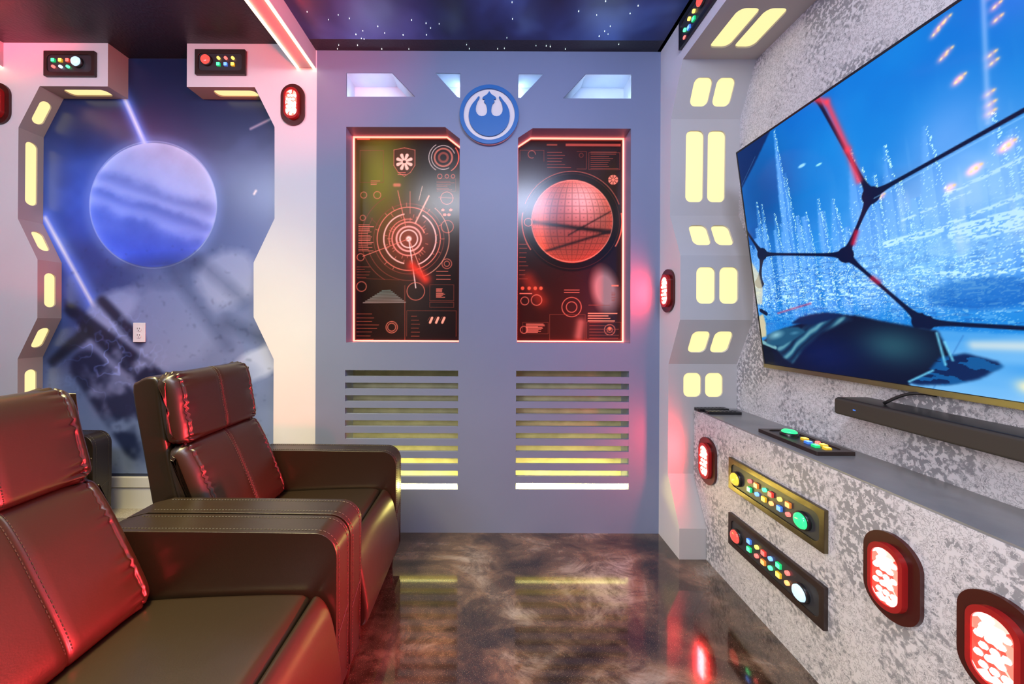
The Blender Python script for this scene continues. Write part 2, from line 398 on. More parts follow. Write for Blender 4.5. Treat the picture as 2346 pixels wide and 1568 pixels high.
def print_mat(name, rough=.35, gain=1.0, emit=0, base=1.0, spec=.5):
    m = mat(name, rough=rough, spec=spec); b = m.node_tree.nodes['Principled BSDF']
    a = N(m, 'ShaderNodeAttribute'); a.attribute_name = 'Col'
    v = N(m, 'ShaderNodeVectorMath', operation='SCALE'); v.inputs['Scale'].default_value = gain; L(m, a.outputs['Color'], v.inputs[0])
    if base: L(m, v.outputs[0], b.inputs['Base Color'])
    else: b.inputs['Base Color'].default_value = (.005, .005, .006, 1)
    if emit: L(m, v.outputs[0], b.inputs['Emission Color']); b.inputs['Emission Strength'].default_value = emit
    return m

# mural: a plain blue space view (pale planet, light beams, haze and dark rock), same tones as the print in the photograph
mx0, mx1, mz0, mz1 = -2.80, -1.16, .28, ZC-.004
K = Canvas(mx1-mx0, mz1-mz0, .0036)
def mp(x, y):                                # mural point measured on the wall plane
    a, b = wp(x, y, YM); return a-mx0, b-mz0
n1 = K.noise(2.2, 4, seed=3); n2 = K.noise(7, 5, seed=5); ty = K.y/(mz1-mz0); tx = K.x/(mx1-mx0)
base = np.stack([.13+.30*(1-ty), .19+.30*(1-ty), .37+.27*(1-ty)], -1); K.c = base
K.mix(np.exp(-((tx-.95)**2/.10+(ty-.45)**2/.09))*.75, (.50, .54, .72))
K.mix(np.exp(-((tx-.22)**2/.03+(ty-.60)**2/.05))*.95, (.20, .36, .84))
K.mix(np.clip((ty-.74)/.2, 0, 1)*.75, (.09, .13, .26))
K.mix(np.clip(n1-.45, 0, 1)*1.2, (.38, .44, .66))
K.mix(np.clip(.5-n1, 0, 1)*1.3, (.07, .11, .25))
# the two beams of light
for (a, b, w, s) in (((275, 200), (335, 335), .022, .028), ((105, 500), (215, 700), .02, .035)):
    p, q = mp(*a), mp(*b); K.mix(K.glow(*p, *q, s)*.85, (.42, .55, .98)); K.mix(K.seg(*p, *q, w, .02), (.86, .88, 1.0))
p, q = mp(575, 296), mp(628, 270); K.mix(K.seg(*p, *q, .012, .014)*.7, (.8, .75, .8)); p, q = mp(583, 445), mp(587, 438); K.mix(K.seg(*p, *q, .012, .012), (1, .85, .8))
# planet
cx, cy = mp(352, 470); R = .385
pm = K.ell(cx, cy, R, R*.98, .1, .02); X = (K.x-cx)/R; Y = (K.y-cy)/R; r2 = np.clip(X*X+Y*Y, 0, 1)
lat = Y*.9+X*.28+.16*(n2-.5)+.1*(n1-.5); band = .5+.5*np.sin(lat*15+2.2*np.sin(lat*5.0))
pc = np.stack([.50+.20*Y+.10*X, .56+.15*Y+.04*X, .88-.02*Y-.06*X], -1); pc = pc+(band-.5)[..., None]*np.array((.13, .12, .09))+(n2-.5)[..., None]*.16
pc = pc-(np.clip(-Y-.35, 0, 1)*.28)[..., None]*np.array((1, .9, .5)); pc = pc+((r2**7)*.16)[..., None]
K.c = K.c*(1-pm[..., None])+pc*pm[..., None]
K.mix(K.ring(cx, cy, R*.99, .006)*.5, (.85, .88, 1)); K.mix(np.exp(-((np.hypot(K.x-cx, K.y-cy)-R)/.04)**2)*(1-pm)*.35, (.6, .68, .98))
# broad pale haze banks below
for (a, rx, ry, rot, col, st_) in (((355, 760), .46, .36, .25, (.46, .52, .70), .9), ((520, 640), .22, .20, -.3, (.60, .63, .78), .85), ((250, 720), .26, .12, .7, (.58, .64, .82), .75),
                                  ((600, 830), .36, .10, .55, (.70, .73, .86), .85), ((430, 900), .5, .2, .2, (.36, .43, .62), .7)):
    p = mp(*a); K.mix(K.ell(*p, rx*(1+.25*(n2-.5)), ry*(1+.6*(n2-.5)), rot, .35)*st_, col)
for (a, b, w, col) in (((395, 620), (520, 790), .05, (.20, .25, .40)), ((300, 610), (445, 600), .07, (.13, .17, .30)), ((460, 600), (560, 690), .05, (.17, .22, .36)), ((520, 740), (600, 775), .06, (.15, .19, .31))):
    p, q = mp(*a), mp(*b); K.mix(K.seg(*p, *q, w, .09)*.5*(n2*.8+.5), col)
# dark rock ridge, lower left
for (a, b, w, w1, col) in (((140, 690), (360, 880), .07, .16, (.05, .08, .19)), ((235, 690), (320, 780), .06, .07, (.06, .09, .2)), ((200, 840), (330, 1000), .2, .3, (.10, .13, .25)), ((120, 830), (200, 760), .05, .09, (.07, .1, .18))):
    p, q = mp(*a), mp(*b); K.mix(K.blur(K.seg(*p, *q, w, .03, w1)*np.clip((n2-.32)*6, 0, 1), 2)*.9, col)
rid = np.clip(1-abs(K.noise(11, 3, 1, seed=9)-.5)*22, 0, 1); p = mp(250, 820); K.add(rid*.55*np.exp(-((K.x-p[0])**2+(K.y-p[1])**2)/.045)*.55, (.5, .62, .95))
sp = (K.noise(38, 2, seed=21) > .80)*(ty < .55); K.mix(K.blur(sp.astype(float), 1)*.18, (.08, .1, .2))
me = K.mesh('mural', lambda x, y: np.stack([x+mx0, np.full_like(x, YM-.003), y+mz0], -1))
mur = obj('mural', me, print_mat('mural_print', .3, 1.25))
tag(mur, 'blue wall mural of pale planet and light beams between white portal frames', 'mural')

# posters in the two niches
def poster(niche, kind):
    x0, x1, z0, z1 = norm(niche); w, h = x1-x0, z1-z0
    P = Canvas(w, h, .003); P.fill((.075, .035, .035)); R = random.Random(4 if kind else 9)
    nn = P.noise(6, 4, seed=31+kind); P.mix(nn*.35, (.17, .06, .05)); tyy = P.y/h; txx = P.x/w
    sx, sy = w/259., h/494.
    def q(px, py): u, v = wp(px, py, YM); return u-x0, v-z0
    O = (.93, .45, .36); D = (.55, .24, .18)
    def bars(a, b, n, hgt, col=D, th=.003):
        (xa, ya), (xb, yb) = q(*a), q(*b)
        for i in range(n):
            yy = ya+(yb-ya)*i/max(1, n-1); P.mix(P.rect(xa, yy-th/2, xa+(xb-xa)*R.uniform(.55, 1), yy+th/2)*.9, col)
    if kind == 0:
        P.mix(np.exp(-(((txx-.25)/.27)**2+((tyy-.80)/.28)**2))*.80, (.52, .50, .10))  # yellow-green reflection on the gloss, painted into the print
        P.mix(np.exp(-(((txx-.40)/.3)**2+((tyy-.45)/.4)**2))*.35, (.42, .30, .16))
        c = q(937, 548); mpx = 1/380.
        P.mix(np.exp(-((P.x-c[0])**2+(P.y-c[1])**2)/.028)*.55, (.75, .28, .2))
        for r, wd_, col, a in ((20, 3, (1, .75, .68), 0), (28, 4, (1, .62, .55), 0), (38, 3, (.95, .5, .42), (20, 330)), (45, 2, O, (80, 200)), (57, 3, (1, .7, .62), (100, 260)), (62, 3, (1, .72, .66), (290, 420)), (72, 2, O, (0, 359)), (80, 1.3, D, (0, 359)), (92, 2, (.8, .5, .4), (290, 410)), (95, 1.2, D, (150, 280)), (108, 1.2, D, (120, 240))):
            P.mix(P.ring(*c, r*mpx, wd_*mpx, *(a if a else (None, None)))*.95, col)
        P.mix(P.ell(*c, .022, .022, 0, .5), (1, .8, .72))
        for k in range(46):
            a = k*2*PI/46; r0 = R.choice((40, 50, 62, 74)); r1 = r0+R.uniform(3, 9)
            P.mix(P.seg(c[0]+math.cos(a)*r0*mpx, c[1]+math.sin(a)*r0*mpx, c[0]+math.cos(a)*r1*mpx, c[1]+math.sin(a)*r1*mpx, .004)*.7, O)
        for (a, b, wd_, col) in (((937, 548), (953, 660), .006, (1, .82, .76)), ((937, 548), (973, 640), .004, (1, .6, .5)), ((930, 520), (912, 438), .004, O), ((937, 548), (832, 588), .004, O), ((952, 512), (983, 450), .009, (.95, .6, .5)), ((960, 460), (968, 428), .003, (1, .8, .7)), ((940, 490), (940, 440), .003, O), ((870, 520), (850, 500), .002, D)):
            P.mix(P.seg(*q(*a), *q(*b), wd_, .004)*.95, col)
        P.mix(P.glow(*q(945, 610), *q(975, 640), .022)*.85, (.95, .2, .12))
        g = q(927, 372); mm = 1/380.                         # shield badge with rosette
        sh = [(g[0]+a*mm, g[1]+b*mm) for a, b in ((-24, 27), (0, 32), (24, 27), (24, -8), (14, -24), (0, -33), (-14, -24), (-24, -8))]
        P.mix(P.poly(sh, 0)*.9, (.28, .15, .09)); 
        for i in range(8): P.mix(P.seg(*sh[i], *sh[(i+1) % 8], .003)*.9, O)
        for i in range(8):
            a = i*PI/4+PI/8; P.mix(P.seg(g[0]+math.cos(a)*5*mm, g[1]+math.sin(a)*5*mm, g[0]+math.cos(a)*16*mm, g[1]+math.sin(a)*16*mm, .012, .004, .02), (1, .72, .62))
        P.mix(P.ell(*g, .01, .01), (.3, .15, .1)); bars((912, 397), (942, 401), 2, 1, O, .003)
        g = q(1016, 362)
        for r, wd_, col, a in ((10, 5, D, 0), (20, 4, (.75, .4, .32), 0), (27, 1.5, (.9, .8, .75), (20, 300)), (33, 1.5, (.9, .8, .75), (120, 240)), (35, 2, O, (300, 400))):
            P.mix(P.ring(*g, r*mm, wd_*mm, *(a if a else (None, None)))*.9, col)
        for (a, r) in (((1024, 605), 11), ((1024, 605), 6), ((829, 657), 11), ((898, 750), 13), ((898, 750), 9), ((1024, 455), 14), ((1024, 405), 4), ((1008, 405), 5), ((1038, 405), 4), ((834, 448), 7), ((865, 448), 8), ((832, 500), 6), ((1025, 520), 14), ((953, 668), 20), ((827, 590), 8)):
            P.mix(P.ring(*q(*a), r*mm, 1.6*mm)*.8, O)
        for a in ((1019, 493), (1029, 493), (1015, 482), (1033, 482)): P.mix(P.ell(*q(*a), .01, .008), O)
        P.mix(P.seg(*q(1006, 453), *q(1040, 455), .008)*.7, D); P.mix(P.seg(*q(905, 425), *q(915, 425), .02, .01)*.7, O)
        bars((822, 516), (860, 576), 16, 1, O, .004); bars((1000, 416), (1042, 436), 6, 1, D, .003); bars((818, 612), (850, 636), 5, 1, D); bars((1000, 662), (1022, 682), 9, 1, O)
        bars((818, 720), (870, 778), 8, 1, D); bars((942, 725), (965, 770), 6, 1, D); bars((1000, 622), (1040, 640), 3, 1, O); bars((820, 320), (860, 322), 1, 1, O, .004); bars((850, 416), (872, 424), 3, 1, O)
        for a in (988, 1002, 1016):
            p = q(a, 734); P.mix(P.seg(p[0]-.006, p[1]-.014, p[0]+.006, p[1]+.014, .014), (.95, .6, .5)); P.mix(P.seg(p[0]-.006, p[1]+.02, p[0]-.02, p[1]-.002, .002)*.6, O)
        for (a, b) in (((985, 652), (1040, 690)), ((985, 692), (1040, 705)), ((932, 712), (1046, 772)), ((1000, 410), (1045, 440)), ((825, 345), (880, 420))):
            (xa, ya), (xb, yb) = q(*a), q(*b); P.mix(P.frame(xa, yb, xb, ya)*.6, D)
        P.mix(P.seg(*q(928, 655), *q(928, 780), .004)*.8, D); P.mix(P.seg(*q(820, 638), *q(915, 642), .002)*.8, D)
        # plain layered ridge instead of a craft
        for i in range(9):
            yb = 694-i*3.4; hw = 52-i*5.4; P.mix(P.seg(*q(885-hw, yb), *q(888+hw*.8, yb-1), .006, .003)*.75, (.60-.02*i, .5, .46))
    else:
        P.mix(np.clip(1-abs(txx-.5)*1.4, 0, 1)*.25, (.4, .1, .07)); P.mix(np.clip(.42-tyy, 0, 1)*1.2, (.30, .095, .06))
        c = q(1310, 508); mm = 1/380.
        P.mix(P.ell(*c, .305, .305, 0, .03)*.65, (.05, .025, .03)); P.mix(P.ring(*c, .30, .004, 20, 160)*.7, O); P.mix(P.ring(*c, .285, .003)*.4, D); P.mix(P.ring(*c, .30, .007, 170, 215)*.7, O); P.mix(P.ring(*c, .30, .007, -30, 10)*.8, O)
        rr = .245; X = (P.x-c[0])/rr; Y = (P.y-c[1]+.0)/(rr*1.03); r2 = np.clip(X*X+Y*Y, 0, 1); pm = P.ell(*c, rr, rr*1.03, 0, .02)
        li = np.exp(-((X-.25)**2+(Y-.5)**2)/.28); z = np.sqrt(1-r2)+.05
        col = np.stack([.50+.45*li+.25*(r2**3), .19+.42*li+.05*r2, .16+.44*li], -1)
        gr = np.maximum(np.cos(np.arcsin(np.clip(Y, -1, 1))*34), np.cos(np.arctan2(X, z)*34))**8
        col = col*(1-.28*np.clip(gr, 0, 1))[..., None]; tr = np.exp(-((Y+.14+.12*X)/.05)**2)+np.exp(-((Y+.52-.3*X)/.035)**2)*.8+np.exp(-((Y+.28-.55*X)/.025)**2)*(X > -.1)*.7
        col = col*(1-.78*np.clip(tr, 0, 1))[..., None]; lf = np.exp(-((X+.78)**2)/.03)*.6; col = col+lf[..., None]*np.array((.45, .16, .08))
        P.c = P.c*(1-pm[..., None])+col*pm[..., None]; P.mix(P.ring(*c, rr*.995, .005)*.6, (1, .6, .5))
        k = q(1385, 665); P.mix(P.ell(*k, .10, .17, .2, .5)*.7, (.78, .58, .58)); P.mix(P.glow(*q(1210, 640), *q(1240, 690), .03)*.6, (.65, .16, .09)); P.mix(P.glow(*q(1325, 770), *q(1330, 740), .02)*.7, (.75, .4, .36))
        for (a, r) in (((1309, 704), 22), ((1309, 704), 12), ((1200, 756), 8), ((1210, 510), 9), ((1396, 756), 12), ((1396, 756), 6), ((1229, 688), 12), ((1202, 690), 9)): P.mix(P.ring(*q(*a), r*mm, 1.7*mm)*.8, O)
        P.mix(P.ell(*q(1396, 754), .014, .014, 0, .5), (1, .45, .3))
        g = q(1404, 413); P.mix(P.ell(*g, .031, .031, 0, .1), (.93, .48, .38))
        for i in range(8): a = i*PI/4; P.mix(P.seg(g[0]+math.cos(a)*.010, g[1]+math.sin(a)*.010, g[0]+math.cos(a)*.030, g[1]+math.sin(a)*.030, .004), (.2, .08, .07))
        for i, a in enumerate((1197, 1212, 1226, 1239)): P.mix(P.ell(*q(a, 661), .013, .013, 0, .4), (.9, .33, .22))
        bars((1252, 333), (1288, 335), 1, 1, D, .010); (xa, ya), (xb, yb) = q(1296, 330), q(1421, 337); P.mix(P.rect(xa, yb, xb, ya)*.9, (.65, .27, .22))
        bars((1253, 350), (1310, 385), 6, 1, D, .003); bars((1352, 350), (1418, 388), 9, 1, D, .003); bars((1292, 665), (1330, 671), 2, 1, O, .004); bars((1346, 718), (1420, 736), 4, 1, (1, .55, .42), .007); bars((1205, 742), (1250, 762), 10, 1, O, .003); bars((1190, 673), (1220, 674), 1, 1, O, .006)
        bars((1348, 700), (1400, 702), 1, 1, D); bars((1350, 740), (1420, 775), 6, 1, D); bars((1400, 655), (1420, 658), 1, 1, O, .008); bars((1190, 560), (1212, 640), 9, 1, D); bars((1400, 670), (1412, 690), 8, 1, D)
        for (a, b) in (((1320, 348), (1343, 389)), ((1190, 345), (1246, 372)), ((1197, 738), (1256, 766)), ((1343, 738), (1422, 778)), ((1258, 720), (1340, 780)), ((1348, 350), (1420, 390))):
            (xa, ya), (xb, yb) = q(*a), q(*b); P.mix(P.frame(xa, yb, xb, ya)*.6, D)
        P.mix(P.ring(*q(1331, 357), .012, .003)*.8, D); P.mix(P.ring(*q(1218, 355), .022, .003, 0, 300)*.8, O)
    def inside(cx, cy):
        m = np.zeros(cx.shape, bool); n = len(niche)
        for i in range(n):
            (xa, ya), (xb, yb) = niche[i], niche[(i+1) % n]; xa -= x0; xb -= x0; ya -= z0; yb -= z0
            if ya == yb: continue
            m ^= ((ya > cy) != (yb > cy)) & (cx < (xb-xa)*(cy-ya)/(yb-ya)+xa)
        return m
    me = P.mesh('poster', lambda x, y: np.stack([x+x0, np.full_like(x, YM-.006), y+z0], -1), inside)
    o = obj('poster', me, print_mat('poster_print_%d' % kind, .22, 1.25, emit=.22))
    tag(o, ['dark red poster of glowing circular target diagram in left wall niche', 'dark red poster of a pale glowing gridded globe in right wall niche'][kind], 'poster')
    return o
poster(niL, 0); poster(niR, 1)
for k, niche in enumerate((niL, niR)):
    cx = sum(p[0] for p in niche)/5; cz = sum(p[1] for p in niche)/5; bm = nb(); n = len(niche)
    def off(d):
        out = []
        for i in range(n):
            a, b, c_ = Vector(niche[i-1]), Vector(niche[i]), Vector(niche[(i+1) % n])
            e1 = (b-a).normalized(); e2 = (c_-b).normalized(); n1_ = Vector((-e1.y, e1.x)); n2_ = Vector((-e2.y, e2.x))
            if n1_.dot(Vector((cx, cz))-b) < 0: n1_ = -n1_; n2_ = -n2_
            m_ = (n1_+n2_).normalized(); out.append(tuple(b+m_*d/m_.dot(n1_)))
        return out
    plate(bm, off(.001), [off(.008)], lambda u, v, w: (u, YM-.017+w, v), .008)
    s = obj('light_strip', bm, M['led_red'])
    tag(s, 'red light strip framing the %s inside its niche' % ('target diagram poster' if k == 0 else 'globe poster'), 'light strip', 'red strips round the niches')

# ------------------------------------------------------------------ round emblem
emc = wp(1120.8, 267.5); k = 1/(2.728*403)
em = thing('emblem', 'round blue and cream bird emblem plaque mounted between the wall niches', 'emblem', (emc[0], YW-.001, emc[1]))
def circ(r, n=72, cy=0): return [(r*math.cos(2*PI*i/n), cy+r*math.sin(2*PI*i/n)) for i in range(n)]
bm = nb(); plate(bm, circ(181*k), [], lambda u, v, w: (u, -w, v), .016); obj('back_disc', bm, M['emblem_white'], em)
bm = nb(); plate(bm, circ(183*k), [circ(158*k)], lambda u, v, w: (u, -.0165-w, v), .008); obj('outer_ring', bm, M['emblem_blue'], em, bevel=.001)
half = [(1147, 590), (1152, 598), (1160, 609), (1171, 617), (1184, 625), (1190, 634), (1187, 640), (1178, 641), (1176, 647), (1180, 655), (1176, 661), (1169, 668), (1163, 684), (1160, 704), (1161, 722), (1168, 736), (1180, 744), (1195, 746), (1210, 742), (1222, 731), (1229, 716), (1231, 698), (1228, 676), (1221, 655), (1212, 640), (1207, 628), (1210, 622), (1217, 626)]
cx_, cy_ = 1147.5, 733
for i in range(15):
    a = math.radians(47-(47+90)*i/14); half.append((cx_+127*math.cos(a), 742-127*math.sin(a)))
R_ = [(x-cx_, cy_-y) for x, y in half]; L_ = [(-x, y) for x, y in R_[1:-1]][::-1]
bm = nb(); plate(bm, R_+L_, [], lambda u, v, w: (u*k, -.0165-w, v*k), .008); obj('bird_symbol', bm, M['emblem_blue'], em)

# ------------------------------------------------------------------ portals (white frames) with backlit openings
def pill_set(parent, p0, p1, wd0, wd1, pills, nrm_hint, r=None, rm='reveal_warm'):
    """facet between profile points p0,p1 (3D, front edge), extruded from wd0 to wd1; pills: (t0,t1,s0,s1) along the facet / along the width in metres"""
    p0, p1 = Vector(p0), Vector(p1); e = (p1-p0); Lg = e.length; e.normalize()
    wv = Vector(wd1)-Vector(wd0); Wd = wv.length; wv.normalize(); n = e.cross(wv).normalized()
    if n.dot(Vector(nrm_hint)) < 0: n = -n
    holes = []
    for (t0, t1, s0, s1) in pills:
        rr_ = r or (s1-s0)*.33
        holes.append(rrect((t0+t1)/2*Lg, (s0+s1)/2, abs(t1-t0)*Lg, s1-s0, rr_))
    fr = lambda u, v, w: p0+e*u+wv*v-n*w
    bm = nb(); plate(bm, [(0, 0), (Lg, 0), (Lg, Wd), (0, Wd)], holes, fr, .010, outer_sides=False)
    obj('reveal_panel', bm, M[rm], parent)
    for h in holes:
        bm = nb(); plate(bm, h, [], lambda u, v, w: p0+e*u+wv*v-n*(.0085+w), .004); obj('light_panel', bm, M['pill'], parent)
LZ = [wp(*p) for p in ((90.9, 197.7), (42.4, 291.8), (40.8, 501), (86, 595), (85.5, 729), (40.5, 822.5))]
boxr = wp(247, 198); boxl = wp(428, 196)
RZ = [wp(*p) for p in ((583.5, 195), (629, 291), (629, 501), (581, 602), (581, 727), (627, 823))]
zso = (LZ[0][1]+boxr[1])/2
LZ[0] = (LZ[0][0], zso); boxr = (boxr[0], zso); RZ[0] = (RZ[0][0], zso); boxl = (boxl[0], zso)
XR0 = XB0
for kk in (0, 1):
    if kk == 0:
        zz = [(LZ[5][0], 0), LZ[5], LZ[4], LZ[3], LZ[2], LZ[1], LZ[0], boxr, (boxr[0], ZC)]; outer = [(XL, 0)]+zz+[(XL, ZC)]
    else:
        zz = [(RZ[5][0], 0), RZ[5], RZ[4], RZ[3], RZ[2], RZ[1], RZ[0], boxl, (boxl[0], ZC)]; outer = [(XR0, 0)]+zz+[(XR0, ZC)]
    bm = nb(); plate(bm, outer, [], lambda u, v, w: (u, YW+w, v), YM-YW, back=False, outer_sides=False)
    po = struct('trim_%d' % (kk+1), bm, M['white'])
    for i in range(len(zz)-1):
        a, b = zz[i], zz[i+1]; pl = []
        lw = (.030, .084)
        if kk == 0:
            if i == 0: pl = [(.30, .93, *lw)]
            if i == 1: pl = [(.25, .75, *lw)]
            if i == 2: pl = [(.19, .79, *lw)]
            if i == 3: pl = [(.26, .75, *lw)]
            if i == 4: pl = [(.18, .89, *lw)]
            if i == 5: pl = [(.22, .76, *lw)]
            if i == 6: pl = [(.22, .86, .03, .09)]
        else:
            if i == 6: pl = [(.06, .70, .03, .09)]
            elif i < 6: pl = [(.24, .78, *lw)]
        cxm = -2.1 if kk == 0 else -1.6
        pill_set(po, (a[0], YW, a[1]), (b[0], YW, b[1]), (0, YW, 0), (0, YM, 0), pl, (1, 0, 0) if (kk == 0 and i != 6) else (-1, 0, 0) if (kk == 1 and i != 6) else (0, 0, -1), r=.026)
# right portal, wrapped round the screen wall
RP = [(1.769, 0), (1.769, .157), (1.884, .386), (1.884, .977), (1.770, 1.216), (1.770, 1.542), (1.875, 1.776), (1.868, 2.291), (1.756, 2.526), (YB, 2.526)]
bm = nb(); plate(bm, [(YM, 0)]+RP+[(YB, ZS), (YM, ZS)], [], lambda u, v, w: (XP+w, u, v), XW-XP, back=False, outer_sides=False)
po = struct('trim_3', bm, M['white'])
px_ = ((.081, .177), (.198, .294))
tt = {1: [], 2: [(.70, .92)], 3: [(.27, .75)], 4: [(.25, .82)], 5: [(.25, .75)], 6: [(.14, .88)], 7: [(.22, .71)]}
for i in range(len(RP)-1):
    a, b = RP[i], RP[i+1]
    if i == 8:
        Lg = 1.756-YB; pl = [((1.756-y1)/Lg, (1.756-y0)/Lg, *s) for (y0, y1) in ((1.469, 1.684), (.98, 1.25), (.3, .7)) for s in px_]
    else: pl = [(t0, t1, *s) for (t0, t1) in tt.get(i, []) for s in px_]
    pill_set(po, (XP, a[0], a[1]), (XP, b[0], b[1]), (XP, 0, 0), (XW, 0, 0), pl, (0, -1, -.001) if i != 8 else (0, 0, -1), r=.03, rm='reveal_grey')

# ------------------------------------------------------------------ ceiling beams with light strips
for kk, (xa, xb) in enumerate(((-1.105, -.997), (-2.88, -2.774))):
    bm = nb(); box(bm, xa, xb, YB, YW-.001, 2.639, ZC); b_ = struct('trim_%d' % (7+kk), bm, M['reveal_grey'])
    for s, xs in enumerate((xa+.003, xb-.014)):
        bm = nb(); box(bm, xs, xs+.010, YB+.05, YW-.004, 2.630, 2.6385)
        o = obj('light_strip', bm, M['led_white'])
        side = 'left' if s == 0 else 'right'
        tag(o, ['white light strip along the %s edge of the beam beside the star ceiling' % side, 'white light strip on the %s edge of the far left ceiling beam' % side][kk], 'light strip', 'white strips under the ceiling beams')

# ------------------------------------------------------------------ floor edge, skirting, outlet
bm = nb(); box(bm, LZ[5][0]-.0, RZ[5][0], YW+.002, YM-.001, .0, .075); c_ = obj('carpet', bm, M['carpet']); tag(c_, 'speckled beige carpet strip at the foot of the mural', 'carpet')
bm = nb(); box(bm, LZ[5][0], RZ[5][0], YM-.014, YM-.001, .075, .205); box(bm, LZ[5][0], RZ[5][0], YM-.022, YM-.001, .205, .262); struct('baseboard_back', bm, M['skirting'])
oc = wp(322, 762, YM)
ou = thing('wall_outlet', 'white double electrical outlet on the blue mural', 'outlet', (oc[0], YM-.004, oc[1]))
bm = nb(); box(bm, -.036, .036, -.006, 0, -.058, .058); obj('cover_plate', bm, M['outlet'], ou, bevel=.002)
for s in (-1, 1):
    bm = nb(); plate(bm, rrect(0, s*.0195, .033, .028, .013), [], lambda u, v, w: (u, -.0062-w, v), .0025); so = obj('socket', bm, M['outlet'], ou)
    for dx in (-.0065, .0065):
        bm = nb(); box(bm, dx-.0011, dx+.0011, -.0095, -.0088, s*.0195, s*.0195+.009); obj('slot', bm, M['slot'], so)
    bm = nb(); box(bm, -.0022, .0022, -.0095, -.0088, s*.0195-.009, s*.0195-.005); obj('slot', bm, M['slot'], so)

# ------------------------------------------------------------------ oval red marker lamps
def frame_of(axis):
    if axis == 'wall': return lambda u, v, w: (u, -w, v)            # faces the room from the back wall
    if axis == 'left': return lambda u, v, w: (-w, -u, v)           # faces left
    return lambda u, v, w: (-u, v, w)
meshes = {}
def oval(loc, axis, label):
    fr = frame_of(axis); t = thing('marker_lamp', label, 'lamp', loc, 'oval red marker lamps'); w, h = .134, .232
    if axis not in meshes:
        out = []
        bm = nb(); plate(bm, rrect(0, 0, w, h, w/2, 12), [], lambda u, v, d: fr(u, v, .0005+d), .011); out.append(('base_plate', bm, M['red_shell'], .004))
        bm = nb(); plate(bm, rrect(0, 0, w*.62, h*.76, w*.31, 12), [rrect(0, 0, w*.48, h*.64, w*.24, 12)], lambda u, v, d: fr(u, v, .0115+d), .016); out.append(('rim', bm, M['red_rim'], .003))
        bm = nb(); plate(bm, rrect(0, 0, w*.475, h*.635, w*.2375, 12), [], lambda u, v, d: fr(u, v, .0115+d), .013); out.append(('lens', bm, M['red_lens'], .003))
        bm = nb()
        for i in range(7):
            for j in range(3):
                if i in (0, 6) and j != 1: continue
                u0, v0 = (j-1)*.0170+(.004 if i % 2 else -.004), (i-3)*.0205
                lathe(bm, [(.0078, 0), (.006, .004), (.003, .0062), (0, .007)], lambda x, y, z: fr(u0+x, v0+y, .0247+z), 8)
        out.append(('bulb', bm, M['red_led'], 0))
        meshes[axis] = out; made = []
        for n_, b_, m_, bv in out:
            o = obj(n_, b_, m_, t, bevel=bv, smooth=not bv)
            if n_ == 'bulb': o['kind'] = 'stuff'
            made.append(o)
        meshes[axis] = made
    else:
        for o in meshes[axis]:
            c = o.copy(); C.objects.link(c); c.parent = t
    return t
p = wp(672.5, 242); oval((p[0], YW, p[1]), 'wall', 'red oval marker lamp on white portal frame under the ceiling beam')
oval((-2.792, YW, p[1]), 'wall', 'red oval marker lamp cut off at the left edge of the photo')
oval((XP, 1.884, 1.372), 'left', 'red oval marker lamp on the white side of the right portal')
oval((XC, 1.752, .508), 'left', 'farthest red oval lamp on the mottled console, left of the button panels')
oval((XC, .948, .513), 'left', 'red oval lamp on mottled console just right of the button panels')
oval((XC, .745, .502), 'left', 'nearest red oval lamp on the mottled console at the right corner')
# light thrown by each lamp (their bulbs are small, so the lamp's beam is carried by a lamp at the lens)
def lamp_beam(loc, target, e, sy=.13, sp=.95): area('marker_beam', loc, target, .05, sy, e, (1, .03, .04), spread=PI*sp)
lamp_beam((XP-.036, 1.884, 1.372), (-1, 1.884, 1.372), 3.2)
lamp_beam((XC-.036, 1.752, .508), (-1, 1.75, .508), 3.2)
lamp_beam((XC-.036, .948, .513), (-1, 1.10, .38), 15, sp=.30)
lamp_beam((XC-.036, .745, .502), (-1, .75, .38), 12, sp=.30)
lamp_beam((-.84+.0, YW-.04, p[1]) if False else (p[0], YW-.04, p[1]), (p[0], 0, p[1]), .35)

# ------------------------------------------------------------------ button panels
def panel(loc, fr, w, h, buttons, label, face='dark_metal', group='glowing button panels'):
    t = thing('button_panel', label, 'control panel', loc, group)
    bm = nb(); plate(bm, rrect(0, 0, w, h, .003, 2), [rrect(0, 0, w-.036, h-.044, .022)], lambda u, v, d: fr(u, v, .0005+d), .014); obj('frame', bm, M[face], t, bevel=.0012)
    bm = nb(); plate(bm, rrect(0, 0, w-.0365, h-.0445, .022), [], lambda u, v, d: fr(u, v, .0006+d), .009); obj('face_plate', bm, M['panel_face'], t)
    for (u, v, kd, c) in buttons:
        if kd == 'B':
            bm = nb(); lathe(bm, [(.031, .0098), (.031, .020), (.027, .023), (.0262, .018)], lambda x, y, z: fr(u+x, v+y, z), 24); r_ = obj('button_ring', bm, M['black'], t, smooth=True)
            bm = nb(); lathe(bm, [(.026, .018), (.0255, .026), (.02, .031), (.01, .0335), (0, .034)], lambda x, y, z: fr(u+x, v+y, z), 24); obj('dome', bm, M['dome_'+c], r_, smooth=True)
        elif kd == 'o':
            bm = nb(); lathe(bm, [(.0082, .0098), (.008, .018), (.005, .0195), (0, .020)], lambda x, y, z: fr(u+x, v+y, z), 14); obj('round_button', bm, M['btn_'+c], t, smooth=True)
        else:
            bm = nb(); plate(bm, rrect(u, v, .0195, .0195, .002, 2), [], lambda a, b, d: fr(a, b, .0098+d), .008); q_ = obj('square_button', bm, M['btnd_'+c], t)
            bm = nb(); plate(bm, rrect(u, v, .017, .017, .002, 2), [], lambda a, b, d: fr(a, b, .0179+d), .0012); obj('lit_cap', bm, M['btn_'+c], q_)
    return t
fw, fl = frame_of('wall'), frame_of('left')
p = wp(164.5, 149); dx = .041
